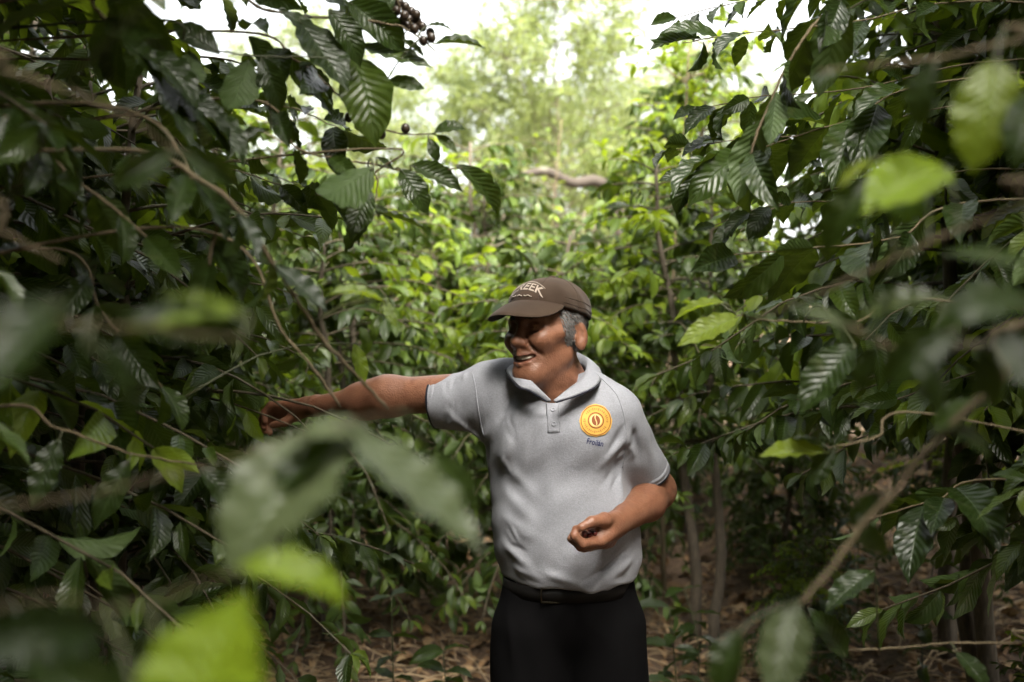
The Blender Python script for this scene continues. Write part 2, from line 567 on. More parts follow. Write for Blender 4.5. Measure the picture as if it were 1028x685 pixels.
M['buckle'] = simple('belt_buckle', (0.10, 0.085, 0.06), None, 0.35, 30)
M['buckle'].node_tree.nodes['Principled BSDF'].inputs['Metallic'].default_value = 0.9

# head frame: f forward, l to his left, u up
YAW, PITCH, ROLL = R(43), R(-4), R(3)
f0 = np.array((-math.sin(YAW), -math.cos(YAW), 0.0)); l0 = np.array((math.cos(YAW), -math.sin(YAW), 0.0)); u0 = np.array((0, 0, 1.0))
hf = math.cos(PITCH) * f0 - math.sin(PITCH) * u0
hu = math.sin(PITCH) * f0 + math.cos(PITCH) * u0
hl = math.cos(ROLL) * l0 + math.sin(ROLL) * hu
hu = unit(np.cross(hf, hl))
HF = np.stack([hf, hl, hu])
HC = P(550, 331.5, 2.30)
def H(f, l, u):
    return HC + f * hf + l * hl + u * hu

# arms and hands
ShR, ElR, WrR = P(486, 394, 2.39), P(388, 398, 2.47), P(318, 407.5, 2.60)
ShL, ElL, WrL = P(624, 410, 2.29), P(659, 492, 2.41), P(620, 525, 2.20)

def build_body():
    S = SDF()
    T15 = R(13)
    lat = np.array((math.cos(T15), -math.sin(T15), 0)); fro = np.array((-math.sin(T15), -math.cos(T15), 0))
    # trunk (inside the clothes)
    S.cone((.105, 2.37, 1.28), (.130, 2.36, 1.06), .145, .135, .03, fl=fro, s=.70)
    S.cone(P(557, 385, 2.30), P(556, 397, 2.287), .048, .032, .03)
    S.cone(P(497, 387, 2.385), P(556, 378, 2.37), .048, .050, .05)
    S.cone(P(556, 378, 2.37), P(600, 412, 2.32), .046, .040, .04)
    # neck
    S.cone(P(561, 392, 2.37), H(-.030, -.002, -.055), .050, .047, .035)
    S.cone(P(564, 394, 2.33), H(.012, .002, -.10), .044, .046, .03)
    # hips and legs
    S.ell((.133, 2.36, .95), (.132, .10, .12), k=.05)
    for hip, kn, an in (((.055, 2.36, .88), (.035, 2.345, .48), (.03, 2.39, .09)), ((.205, 2.36, .88), (.25, 2.33, .48), (.262, 2.38, .09))):
        S.chain([hip, kn, an], [.078, .055, .038], .03)
        S.cone(an, (an[0], an[1] - .17, .035), .036, .030, .03)
    # arms
    S.cone(ShR, ElR, .050, .0435, .02)
    mid = ElR * .68 + WrR * .32 + np.array((0, 0, -.004))
    S.chain([ElR, mid, WrR], [.0415, .0380, .0255], .05)
    S.cone(P(620, 424, 2.31), ElL, .044, .045, .02)
    mid = ElL * .66 + WrL * .34 + np.array((.006, 0, -.004))
    S.chain([ElL, mid, WrL], [.044, .043, .028], .02)
    # ---- his left hand: half-closed on cherries, thumb on top
    W = WrL
    mcp = [P(603, 543, 2.118), P(605, 545, 2.142), P(608, 545, 2.164), P(612, 544, 2.184)]
    for i, m in enumerate(mcp):
        S.cone(W + (m - W) * .1 + np.array((0, .01 * (i - 1), 0)), m, .021, .0125 if i < 3 else .0115, .012)
    S.cone(W, P(611, 535, 2.135), .024, .017, .012)
    fing = [  # PIP, DIP, tip
        (P(585, 546, 2.085), P(576.5, 538, 2.078), P(578, 531, 2.088)),
        (P(583, 549, 2.108), P(574, 541, 2.104), P(577, 534, 2.108)),
        (P(586, 550, 2.134), P(578, 543, 2.130), P(581, 537, 2.130)),
        (P(592, 549, 2.160), P(585, 544, 2.155), P(587, 540, 2.150))]
    for m, ch in zip(mcp, fing):
        S.chain([m, *ch], [.0112, .0100, .0090, .0078], .004, k0=.008)
    S.ell(P(597, 538, 2.128), (.036, .018, .022), k=.006)
    th = [W + (P(612, 521, 2.14) - W) * .45, P(607, 522, 2.122), P(594, 524, 2.092), P(583.5, 529.5, 2.080)]
    S.chain(th, [.021, .0150, .0112, .0090], .007, k0=.012)
    # ---- his right hand, reaching into the bush: fingers hooked over a twig
    W2 = WrR
    kn = [P(289, 406, 2.655), P(287, 410, 2.667), P(286, 414, 2.680), P(287, 418, 2.692)]
    for m in kn:
        S.cone(W2, m, .024, .0125, .010)
    f2 = [(P(272, 407, 2.675), P(265, 415, 2.680), P(266, 423, 2.675)),
          (P(270, 412, 2.690), P(263, 421, 2.692), P(265, 429, 2.685)),
          (P(271, 417, 2.705), P(264, 426, 2.705), P(266, 433, 2.697)),
          (P(275, 422, 2.715), P(269, 429, 2.715), P(271, 435, 2.708))]
    for m, ch in zip(kn, f2):
        S.chain([m, *ch], [.0115, .0105, .0095, .0082], .004, k0=.008)
    S.chain([W2 + (kn[0] - W2) * .35, P(298, 417, 2.645), P(286, 424, 2.650), P(274, 427, 2.662)], [.020, .0145, .0115, .0092], .007, k0=.012)
    # ---- head
    S.ell(H(-.008, 0, .026), (.094, .078, .086), HF, .02)
    S.ell(H(.020, 0, -.030), (.070, .061, .078), HF, .03)
    S.ell(H(.036, 0, -.062), (.050, .046, .046), HF, .03)
    S.cone(H(.070, -.012, -.103), H(.070, .012, -.103), .019, .019, .025)                       # chin
    for s in (-1, 1):
        S.cone(H(.000, s * .047, -.062), H(.062, s * .016, -.102), .018, .018, .022)           # jaw
        S.ell(H(.064, s * .039, -.030), (.030, .026, .022), HF, .020)                          # smiling cheek
        S.cone(H(.034, s * .062, -.014), H(.066, s * .047, -.018), .012, .013, .018)           # cheekbone
        S.cone(H(.082, s * .012, .020), H(.066, s * .050, .016), .0115, .010, .016)            # brow
        S.ell(H(.092, s * .031, -.001), (.020, .018, .0105), HF, .012, sub=True)               # socket
        S.ell(H(.074, s * .031, -.001), (.0165, .0165, .0135), HF, .005)                       # lids
        S.cone(H(.0905, s * .021, -.0030), H(.0840, s * .041, -.0025), .0014, .0012, .003, sub=True)   # squinting slit
        S.cone(H(.088, s * .021, -.0125), H(.078, s * .044, -.0095), .0022, .0018, .004, sub=True)    # pouch under the eye
    S.cone(H(.060, 0, -.112), H(.012, 0, -.100), .022, .032, .03)                               # under the chin
    S.cone(H(.086, 0, .006), H(.104, 0, -.030), .0085, .0110, .012)                            # nose
    S.ell(H(.106, 0, -.036), (.0145, .0150, .0120), HF, .010)
    for s in (-1, 1):
        S.ell(H(.0945, s * .0150, -.0400), (.0120, .0085, .0090), HF, .007)
        S.ell(H(.099, s * .0075, -.0490), (.0055, .0042, .0040), HF, .003, sub=True)           # nostril
        for (a, b, r) in ((H(.093, s * .024, -.038), H(.070, s * .046, -.066), .0042),):        # laugh line
            S.cone(a, b, r, r * .8, .006, sub=True)
        for j, (dz, ln) in enumerate(((-.010, .018),)):              # crow's feet
            S.cone(H(.066, s * .0560, -.001 + dz * .6), H(.066 - ln, s * .0670, -.001 + dz * 1.6), .0016, .0010, .003, sub=True)
    S.cone(H(.093, 0, -.056), H(.093, 0, -.062), .010, .010, .012)                             # upper jaw under the nose
    mo = [H(.0690, -.036, -.0600), H(.0890, -.020, -.0705), H(.0955, 0, -.0735), H(.0890, .020, -.0705), H(.0690, .036, -.0600)]
    up = [H(.0730, -.032, -.0590), H(.0915, -.017, -.0645), H(.0975, 0, -.0655), H(.0915, .017, -.0645), H(.0730, .032, -.0590)]
    lo = [H(.0700, -.032, -.0650), H(.0870, -.018, -.0795), H(.0925, 0, -.0830), H(.0870, .018, -.0795), H(.0700, .032, -.0650)]
    S.chain(up, [.0035, .0045, .0048, .0045, .0035], .005)
    S.chain(lo, [.0038, .0055, .0062, .0055, .0038], .006)
    S.chain(mo, [.0022, .0062, .0078, .0062, .0022], .003, sub=True)
    # ears
    for s in (-1, 1):
        ef = np.stack([unit(hf * .90 + hu * -.2 - hl * s * .35), unit(hl * s + hf * .40), hu])
        ef[2] = unit(np.cross(ef[0], ef[1])) * (1 if np.cross(ef[0], ef[1]).dot(hu) > 0 else -1)
        ec = H(-.018, s * .080, -.014)
        S.ell(ec, (.0205, .0075, .033), ef, .006)
        S.ell(ec + ef[1] * .0075 + ef[0] * .003 + ef[2] * .004, (.0095, .006, .019), ef, .005, sub=True)
        S.ell(ec - ef[2] * .026 + ef[0] * .002, (.010, .0065, .010), ef, .005)
        S.ell(ec + ef[0] * .013 - ef[2] * .004, (.004, .006, .007), ef, .004)
    v, q = S.mesh((-.75, 2.0, -.02), (.48, 2.80, 1.76), .0027)
    v = relax(v, q, 1, .35)
    # lips and palms carry their own colour
    tint = np.zeros(len(v))
    loc = (v - HC) @ HF.T
    for c in (up, lo):
        cc = (np.asarray(c) - HC) @ HF.T
        sp = spline(cc, 40)
        near = np.where(np.linalg.norm(loc - np.array((.08, 0, -.08)), axis=1) < .06)[0]
        dd = np.min(np.linalg.norm(loc[near][:, None] - sp[None], axis=2), axis=1)
        tint[near] = np.maximum(tint[near], np.clip(1.6 - dd / .0048, 0, 1) * .55)
    return v, q, tint

def orient(v, q):
    vol = np.einsum('ij,ij->i', v[q[:, 0]], np.cross(v[q[:, 1]], v[q[:, 2]])).sum()
    return q if vol > 0 else q[:, ::-1]

person_v, person_q, person_t = build_body()
person_q = orient(person_v, person_q)
PO = np.array((.13, 2.36, 0.0))
person = link('person', mesh_np('person', person_v - PO, person_q, uv=None, tint=person_t), [M['skin']])
person.location = PO
tag(person, 'smiling man in grey polo shirt and brown cap reaching into the coffee bush', 'person')

def wear(name, v, q=None, t=None, mats=(), parent=None, uv=None, tint=None, mq=None, mt=None):
    """a piece of clothing: world coordinates in, child of the person out"""
    off = PO
    return link(name, mesh_np(name, np.asarray(v) - off, q, t, uv, tint, mq, mt), mats, parent or person)

# ---- polo shirt
T13 = R(13)
TL = np.array((math.cos(T13), -math.sin(T13), 0)); TF = np.array((-math.sin(T13), -math.cos(T13), 0))
def build_shirt():
    S = SDF()
    S.cone((.100, 2.37, 1.30), (.126, 2.36, 1.10), .166, .166, .03, fl=TF, s=.68)
    S.cone((.126, 2.36, 1.10), (.136, 2.36, 1.045), .165, .157, .03, fl=TF, s=.76)
    S.cone((.136, 2.36, 1.045), (.136, 2.36, .985), .155, .151, .03, fl=TF, s=.84)
    S.ell((.118, 2.300, 1.14), (.125, .062, .16), np.stack([TL, TF, (0, 0, 1)]), .06)
    S.ell((.155, 2.275, 1.335), (.085, .06, .08), np.stack([TL, TF, (0, 0, 1)]), .05)
    S.ell((.045, 2.305, 1.335), (.085, .06, .08), np.stack([TL, TF, (0, 0, 1)]), .05)
    S.cone(P(492, 390, 2.385), P(553, 378, 2.375), .062, .061, .05)
    S.cone(P(553, 378, 2.375), P(612, 409, 2.31), .061, .057, .05)
    # sleeves
    aR = P(496, 402, 2.39); bR = P(430, 404.5, 2.437)
    S.cone(aR, bR, .085, .0575, .035)
    aL = P(617, 416, 2.30); bL = P(653.5, 481, 2.385)
    S.cone(P(615, 422, 2.305), bL, .070, .0525, .03)
    S.localcut(lambda p, a=P(437, 404.5, 2.43), n=unit(bR - aR): -((p - a.astype(np.float32)) @ n.astype(np.float32)), bR, .09)
    S.localcut(lambda p, a=P(651, 476, 2.38), n=unit(bL - aL): np.maximum(-((p - a.astype(np.float32)) @ n.astype(np.float32)), np.linalg.norm(p - bL.astype(np.float32), axis=1) - .085), bL, .09)
    S.plane((0, 0, .988), (0, 0, -1), .012)
    # neck opening
    S.cone(P(570, 374, 2.375), H(-.02, 0, -.02), .063, .085, .004, sub=True)
    S.cone(P(564, 374, 2.33), P(553.5, 388.5, 2.215), .036, .006, .004, sub=True)
    S.cone(P(563, 368, 2.29), P(553.5, 382, 2.18), .040, .006, .004, sub=True)
    rs = np.random.RandomState(5)
    folds = []

    def F(x1, y1, x2, y2, w, a, Yf=2.26):
        folds.append((P(x1, y1, Yf), P(x2, y2, Yf), w, a))
    # pulled from his right armpit across the chest and down the flank
    F(500, 408, 478, 452, .009, .006, 2.33); F(512, 404, 489, 470, .013, -.006, 2.30); F(520, 410, 500, 480, .011, .005, 2.27)
    F(470, 386, 455, 425, .009, .005, 2.37); F(458, 382, 446, 424, .008, -.005, 2.38); F(484, 380, 470, 440, .010, -.006, 2.36)
    F(446, 398, 480, 425, .008, .005, 2.37); F(450, 415, 488, 448, .009, .006, 2.36)
    F(490, 452, 540, 500, .014, .004); F(488, 480, 545, 530, .016, .004); F(492, 515, 560, 548, .015, .0035)
    F(497, 545, 545, 578, .012, .006); F(505, 570, 560, 582, .010, .006); F(500, 558, 520, 584, .009, -.005)
    # his left armpit and flank
    F(600, 470, 630, 440, .010, .006, 2.24); F(606, 486, 632, 458, .010, -.005, 2.24); F(610, 455, 628, 425, .009, -.005, 2.24)
    F(622, 425, 640, 465, .009, .006, 2.26); F(634, 410, 656, 462, .010, .005, 2.29); F(628, 412, 645, 470, .008, -.006, 2.27); F(648, 428, 662, 464, .009, -.004, 2.31)
    F(628, 470, 622, 520, .012, .006, 2.25); F(636, 480, 634, 540, .012, -.006, 2.27)
    F(584, 583, 640, 548, .007, -.009, 2.24); F(590, 590, 640, 562, .011, .009, 2.25); F(560, 560, 630, 528, .016, .005, 2.23)
    F(545, 575, 580, 586, .010, .006, 2.23); F(600, 580, 630, 588, .009, .006, 2.25)
    # finer creases
    for k in range(70):
        zone = rs.randint(0, 5)
        cx_, cy_, ang, ln = ((500, 440, 1.25, 34), (508, 555, .55, 34), (622, 455, -1.1, 26), (600, 560, -.55, 34), (465, 405, 1.5, 24))[zone]
        x1, y1 = cx_ + 13 * rs.randn(), cy_ + 20 * rs.randn(); a_ = ang + .25 * rs.randn(); l_ = ln * (.5 + .6 * rs.rand())
        F(x1 - l_ / 2 * math.cos(a_), y1 - l_ / 2 * math.sin(a_), x1 + l_ / 2 * math.cos(a_), y1 + l_ / 2 * math.sin(a_), .0045 + .003 * rs.rand(), .0030 * (1 if rs.rand() < .6 else -1), 2.36 if zone == 4 else 2.26)
    # below the placket and collar
    F(548, 452, 552, 520, .020, .003, 2.22); F(566, 400, 585, 420, .009, .003, 2.21); F(575, 470, 560, 530, .022, .0035, 2.22)
    F(530, 420, 522, 480, .014, .003, 2.24); F(612, 392, 622, 412, .009, .004, 2.27)
    fl = [(a, b, w, am) for a, b, w, am in folds]
    ph = rs.rand(8) * 6.28
    def disp(p):
        d = np.zeros(len(p))
        for a, b, w, am in fl:
            bb = (np.abs(p - ((a + b) / 2).astype(np.float32)) < (np.abs(b - a) / 2 + 3 * w + .05).astype(np.float32)).all(1)
            if bb.any():
                # folds act through the thickness of the cloth: measure across x,z more than depth
                q = p[bb].copy(); sc = np.array((1, .45, 1), dtype=np.float32)
                d[bb] += seg_ridge(q * sc, a * sc, b * sc, w, am * 1.25)
        x, z, y = p[:, 0], p[:, 2], p[:, 1]
        low = np.clip((1.20 - z) / .2, 0, 1)
        d += .0022 * np.sin(38 * x + 24 * z + ph[0] + 2 * np.sin(9 * z)) * np.sin(21 * z - 13 * x + ph[1]) * (0.5 + low)
        d += .0016 * np.sin(70 * x - 50 * z + ph[2] + 3 * np.sin(11 * x)) * np.sin(33 * z + 20 * x + ph[3])
        hem = np.clip((1.03 - z) / .05, 0, 1)
        d += hem * .0018 * np.sin(75 * x + 40 * y + ph[4] + 2 * np.sin(30 * x))
        return d
    S.disp = disp
    v, q = S.mesh((-.26, 2.12, .95), (.44, 2.58, 1.52), .0031)
    v = relax(v, q, 1, .4)
    return v, orient(v, q)

shirt_v, shirt_q = build_shirt()
shirt = wear('polo_shirt', shirt_v, shirt_q, mats=[M['shirt']])
shirt_bvh = BVHTree.FromPolygons([tuple(x) for x in shirt_v], [tuple(x) for x in shirt_q])

def on_shirt(px, py, lift=.002):
    o = np.array((0, 0, CAM_Z)); d = unit(P(px, py, 1.0) - o)
    h = shirt_bvh.ray_cast(Vector(o), Vector(d))
    if h[0] is None:
        h = shirt_bvh.find_nearest(Vector(P(px, py, 2.25)))
    n = np.array(h[1])
    if n.dot(d) > 0: n = -n
    return np.array(h[0]) + n * lift, n

def ribbon(path, wid, thick, name, mats, parent, sides=8):
    """flat strip of cloth along a path (points with normals)"""
    pts = np.array([p for p, n in path]); nor = np.array([n for p, n in path])
    for _ in range(2):
        nor[1:-1] = (nor[:-2] + nor[1:-1] * 2 + nor[2:]) / 4
    tg = np.gradient(pts, axis=0); tg /= np.linalg.norm(tg, axis=1)[:, None]
    sd = np.cross(tg, nor); sd /= np.linalg.norm(sd, axis=1)[:, None]
    m = MB()
    a = np.arange(sides) / sides * 2 * np.pi
    rings = [pts[i] + np.cos(a)[:, None] * sd[i] * wid / 2 + np.sin(a)[:, None] * nor[i] * thick / 2 for i in range(len(pts))]
    n = len(pts)
    i, j = np.meshgrid(np.arange(n - 1), np.arange(sides), indexing='ij'); j2 = (j + 1) % sides
    m.add(np.concatenate(rings), np.stack([i * sides + j, i * sides + j2, (i + 1) * sides + j2, (i + 1) * sides + j], -1).reshape(-1, 4),
          [((0), k + 1, k) for k in range(1, sides - 1)] + [((n - 1) * sides, (n - 1) * sides + k, (n - 1) * sides + k + 1) for k in range(1, sides - 1)])
    m.v[0] = m.v[0] - PO
    return m.build(name, mats, parent)

# placket with its two edges, buttons
ribbon([on_shirt(554.5 + k * .12, 403.5 + k * 2.6, .0008) for k in range(13)], .030, .0022, 'placket', [M['shirt']], shirt)
for k, (bx, by) in enumerate(((555.2, 412), (556.2, 426))):
    p, n = on_shirt(bx, by, .0024)
    m = MB(); a = unit(np.cross(n, (0, 0, 1))); b = np.cross(n, a); th = np.arange(14) / 14 * 2 * np.pi
    ring = lambda r, h: p + n * h + (np.cos(th)[:, None] * a + np.sin(th)[:, None] * b) * r
    vv = np.concatenate([ring(.0055, 0), ring(.0055, .0012), ring(.0042, .0022), ring(.0036, .0014), [p + n * .0013]]) - PO
    qq = [(r * 14 + i, r * 14 + (i + 1) % 14, (r + 1) * 14 + (i + 1) % 14, (r + 1) * 14 + i) for r in range(3) for i in range(14)]
    m.add(vv, qq, [(42 + i, 42 + (i + 1) % 14, 56) for i in range(14)])
    m.build('button', [M['shirt']], shirt)

# collar: stand crest then fall, with pointed tips
def build_collar():
    crest = [P(553.5, 402, 2.197), P(541, 390, 2.20), P(528, 377, 2.225), P(519, 368.5, 2.275), P(524, 362, 2.36), P(545, 354, 2.445), P(570, 352, 2.465), P(585, 356.5, 2.43),
             P(590, 366, 2.345), P(583, 380, 2.265), P(568, 392, 2.22), P(555.5, 402, 2.197)]
    edge = [P(549, 402.5, 2.197), P(532, 392, 2.20), P(520, 387.5, 2.215), P(509, 374, 2.285), P(512, 368, 2.40), P(538, 364, 2.475), P(572, 362, 2.495), P(596, 365, 2.455),
            P(604, 375, 2.35), P(598.5, 387, 2.235), P(578, 397, 2.205), P(558.5, 403, 2.196)]
    n, mrow = 72, 7
    C, E = spline(crest, n), spline(edge, n)
    cen = P(566, 375, 2.34)
    rows = []
    ins = C - np.array((0, 0, .042)) - .2 * (C - cen) * np.array((.12, .12, 0))
    fadew = np.sin(np.pi * np.linspace(0, 1, n))[:, None] ** .5
    rows.append(C * (1 - fadew) + ins * fadew)
    for s in np.linspace(0, 1, mrow):
        p = C * (1 - s) + E * s
        out = unit_rows((p - cen) * np.array((1, 1, .25)))
        p = p + out * (.0035 * np.sin(np.pi * min(1, s * 1.15)) + .001) * fadew + np.array((0, 0, .0015)) * math.sin(math.pi * s) * fadew
        rows.append(p)
    v = np.concatenate(rows); R_ = len(rows)
    i, j = np.meshgrid(np.arange(R_ - 1), np.arange(n - 1), indexing='ij')
    q = np.stack([i * n + j, i * n + j + 1, (i + 1) * n + j + 1, (i + 1) * n + j], -1).reshape(-1, 4)
    # thickness
    o = np.concatenate([v - unit_rows((v - cen) * np.array((1, 1, .3))) * .0022])
    nv = len(v)
    q2 = q[:, ::-1] + nv
    rim = [(k, k + 1, nv + k + 1, nv + k) for k in range((R_ - 1) * n, R_ * n - 1)]
    rim2 = [(k + 1, k, nv + k, nv + k + 1) for k in range(0, n - 1)]
    mq = np.concatenate([np.zeros(len(q)), np.zeros(len(q2)), np.ones(len(rim)), np.zeros(len(rim2))]).astype(int)
    return np.concatenate([v, o]), np.concatenate([q, q2, rim, rim2]), mq, E

def unit_rows(a):
    return a / (np.linalg.norm(a, axis=1)[:, None] + 1e-12)

cv, cq, cm, cE = build_collar()
wear('collar', cv, cq, mats=[M['shirt'], M['navy']], parent=shirt, mq=cm)
# navy piping under the collar's edge and round the cuffs
m = MB(); m.tube(cE - PO - np.array((0, 0, .0022)), .0016, 6); m.build('collar_piping', [M['navy']], shirt)

def cuff(c, axis, r0, name):
    axis = unit(axis); a = unit(np.cross(axis, (0, 1, 0))); b = np.cross(axis, a)
    th = np.arange(40) / 40 * 2 * np.pi
    pts = []
    rings = []
    for h, rr in ((-.020, r0 + .0015), (-.018, r0 + .0035), (-.011, r0 + .0030), (-.0095, r0 + .0018), (-.005, r0 + .0032), (.0, r0 + .0028), (.001, r0 + .001), (-.001, r0 - .004), (-.02, r0 - .007)):
        ring = []
        for t in th:
            d = math.cos(t) * a + math.sin(t) * b
            ring.append(c + axis * h + d * (rr + .0025 * math.sin(3 * t + r0 * 900)))
        rings.append(ring)
    v = np.concatenate(rings); k = len(rings)
    q = [(r * 40 + i, r * 40 + (i + 1) % 40, (r + 1) * 40 + (i + 1) % 40, (r + 1) * 40 + i) for r in range(k - 1) for i in range(40)]
    mq = [1 if r >= 4 else 0 for r in range(k - 1) for i in range(40)]
    wear(name, v, orient(v - c, np.array(q)), mats=[M['shirt'], M['navy']], parent=shirt, mq=np.array(mq))
aR_, bR_ = P(496, 402, 2.39), P(430, 404.5, 2.437)
cuff(P(436, 404.4, 2.4325), bR_ - aR_, .0572, 'cuff')
aL_, bL_ = P(617, 416, 2.30), P(653.5, 481, 2.385)
cuff(P(651.6, 477.0, 2.3815), bL_ - aL_, .0535, 'cuff')

# seams: armholes, shoulder, sleeve hems
for nm, pl in (('armhole_seam', [(613, 389), (620, 398), (626, 415), (629, 435), (628, 455), (625, 470)]), ('armhole_seam', [(474, 374), (477, 388), (479, 404), (482, 422), (486, 438)]),
               ('shoulder_seam', [(597, 374), (604, 380), (613, 389)])):
    sp_ = spline(np.array([(a, b, 0) for a, b in pl]), 26)
    ribbon([on_shirt(a, b, .0004) for a, b, _ in sp_], .0042, .0028, nm, [M['shirt']], shirt)

# ---- badge and name on the chest
def badge():
    c0 = np.array((598.0, 422.5)); px = 16.0
    def disc(name, f_out, f_in, mat, lift, parent, nth=72, rot=0.0, ctr=(0, 0), sx=1.0, sy=1.0):
        m = MB(); rr = 5
        v = []
        for k in range(rr):
            s = k / (rr - 1)
            for i in range(nth):
                t = i / nth * 2 * math.pi
                r = f_in(t) * (1 - s) + f_out(t) * s
                x, y = r * math.cos(t) * sx, r * math.sin(t) * sy
                x, y = x * math.cos(rot) - y * math.sin(rot) + ctr[0], x * math.sin(rot) + y * math.cos(rot) + ctr[1]
                v.append(on_shirt(c0[0] + x * px, c0[1] + y * px, lift)[0])
        q = [(a * nth + i, a * nth + (i + 1) % nth, (a + 1) * nth + (i + 1) % nth, (a + 1) * nth + i) for a in range(rr - 1) for i in range(nth)]
        m.add(np.array(v) - PO, q)
        return m.build(name, [mat], parent)
    wob = lambda t: 1 + .015 * math.sin(3 * t) + .012 * math.cos(12 * t)
    z = lambda t: 0.001
    disc('badge', lambda t: wob(t), z, M['yellow'], .0022, shirt)
    disc('badge_ring', lambda t: .93, lambda t: .885, M['brown_thread'], .0030, shirt)
    disc('badge_ring', lambda t: .50, lambda t: .43, M['brown_thread'], .0030, shirt)
    disc('badge_ring', lambda t: .38, z, M['pale_yellow'], .0030, shirt)
    disc('badge_bean', lambda t: .32, z, M['brown_thread'], .0036, shirt, rot=R(-8), sx=.82, sy=1.0, nth=40)
    # crease of the bean
    pts = [on_shirt(c0[0] + px * (.05 * math.sin(s * 2.6)), c0[1] + px * s * .30, .0040) for s in np.linspace(-1, 1, 12)]
    ribbon(pts, .0022, .0010, 'bean_crease', [M['pale_yellow']], shirt)
    # the ring of stitched marks
    m = MB()
    for k in range(36):
        t = k / 36 * 2 * math.pi + .1
        if abs(t - 0.4) < .15 or abs(t - 3.5) < .15: continue
        cx, cyy = .70 * math.cos(t), .70 * math.sin(t)
        a, b = np.array((-math.sin(t), math.cos(t))), np.array((math.cos(t), math.sin(t)))
        vv = []
        w, h = .030, .055 + .025 * math.sin(k * 2.3)
        for sx, sy in ((-1, -1), (1, -1), (1, 1), (-1, 1)):
            d = np.array((cx, cyy)) + a * w * sx + b * h * sy
            vv.append(on_shirt(c0[0] + d[0] * px, c0[1] + d[1] * px, .0031)[0] - PO)
        m.add(vv, [(0, 1, 2, 3)])
    m.build('badge_stitching', [simple('ochre_embroidery', (0.42, 0.17, 0.03), None, .7)], shirt)
badge()

def text_mesh(s, shear=0.0, bold=0.0):
    cu = bpy.data.curves.new('lettering', 'FONT')
    cu.body = s; cu.size = 1.0; cu.align_x = 'CENTER'; cu.align_y = 'CENTER'; cu.shear = shear; cu.offset = bold
    cu.resolution_u = 3
    o = bpy.data.objects.new('lettering', cu); COL.objects.link(o)
    dg = bpy.context.evaluated_depsgraph_get()
    me = bpy.data.meshes.new_from_object(o.evaluated_get(dg))
    bpy.data.objects.remove(o); bpy.data.curves.remove(cu)
    v = np.array([x.co for x in me.vertices]); f = [list(p.vertices) for p in me.polygons]
    bpy.data.meshes.remove(me)
    return v, f

tv, tf_ = text_mesh('Froilán', .18, .012)
pts = []
for x, y, z in tv:
    pts.append(on_shirt(597.0 + x * 6.0 + y * .8, 444.4 - y * 8.2 + x * 1.1, .0016)[0] - PO)
me = bpy.data.meshes.new('name_stitching'); me.from_pydata([tuple(p) for p in pts], [], tf_); me.update()
link('name_stitching', me, [M['thread_navy']], shirt, smooth=False)

# ---- trousers, belt, shoes
def build_trousers():
    S = SDF()
    S.ell((.134, 2.362, .94), (.150, .110, .13), k=.04)
    S.cone((.134, 2.36, .985), (.134, 2.36, .94), .146, .149, .03, fl=(0, 1, 0), s=.73)
    legs = (((.050, 2.355, .87), (.030, 2.335, .48), (.026, 2.385, .06)), ((.218, 2.355, .87), (.252, 2.325, .48), (.266, 2.375, .06)))
    for hip, kn, an in legs:
        S.chain([hip, kn, an], [.099, .083, .070], .02)
    S.plane((0, 0, .03), (0, 0, -1), .004)
    S.plane((0, 0, 1.015), (0, 0, 1), .004)
    fl = [(P(545, 600, 2.22), P(535, 690, 2.22), .010, .006), (P(612, 598, 2.22), P(622, 690, 2.22), .007, .006), (P(572, 610, 2.22), P(545, 650, 2.2), .014, .005),
          (P(585, 620, 2.22), P(620, 660, 2.2), .014, .005), (P(578, 590, 2.22), P(580, 680, 2.22), .012, -.008), (P(505, 600, 2.26), P(520, 690, 2.26), .012, .006), (P(640, 600, 2.26), P(648, 690, 2.26), .012, -.006)]
    def disp(p):
        d = np.zeros(len(p)); sc = np.array((1, .4, 1), dtype=np.float32)
        for a, b, w, am in fl:
            d += seg_ridge(p * sc, a * sc, b * sc, w, am)
        return d + .003 * np.sin(22 * p[:, 2] + 9 * p[:, 0]) * np.sin(30 * p[:, 0] + 8 * p[:, 2])
    S.disp = disp
    v, q = S.mesh((-.12, 2.15, .0), (.42, 2.56, 1.04), .006)
    return relax(v, q, 1, .4), orient(v, q)
tr_v, tr_q = build_trousers()
trousers = wear('trousers', tr_v, tr_q, mats=[M['trouser']])
def ring_strip(name, cz, rx, ry, hgt, mat, parent, th=.004, arc=(0, 2 * math.pi), n=64):
    v = []
    for k in range(n):
        t = arc[0] + (arc[1] - arc[0]) * k / n
        for h, d in ((-hgt / 2, 0), (hgt / 2, 0), (hgt / 2, th), (-hgt / 2, th)):
            v.append((.132 + (rx + d) * math.cos(t), 2.36 + (ry + d) * math.sin(t), cz + h))
    q = [(k * 4 + a, ((k + 1) % n) * 4 + a, ((k + 1) % n) * 4 + (a + 1) % 4, k * 4 + (a + 1) % 4) for k in range(n) for a in range(4)]
    return wear(name, np.array(v), np.array(q), mats=[mat], parent=parent)
belt = ring_strip('belt', .976, .150, .114, .034, M['shoe'], trousers)
bc = np.array((.088, 2.244, .976))
m = MB(); m.tube(np.array([bc + np.array((x, -abs(x) * -.1, z)) for x, z in ((-.022, -.016), (.022, -.016), (.022, .016), (-.022, .016), (-.022, -.016))]) - PO, .0026, 6)
m.build('buckle', [M['buckle']], belt)
for fx, fy in ((.026, 2.33), (.268, 2.32)):
    S = SDF()
    S.cone((fx, fy + .08, .05), (fx - .01, fy - .13, .035), .043, .036, .02)
    S.cone((fx, fy + .07, .07), (fx, fy + .03, .08), .042, .045, .02)
    S.plane((0, 0, .002), (0, 0, -1), .003)
    v, q = S.mesh((fx - .08, fy - .2, -.01), (fx + .08, fy + .16, .14), .007)
    wear('shoe', v, orient(v, q), mats=[M['shoe']])

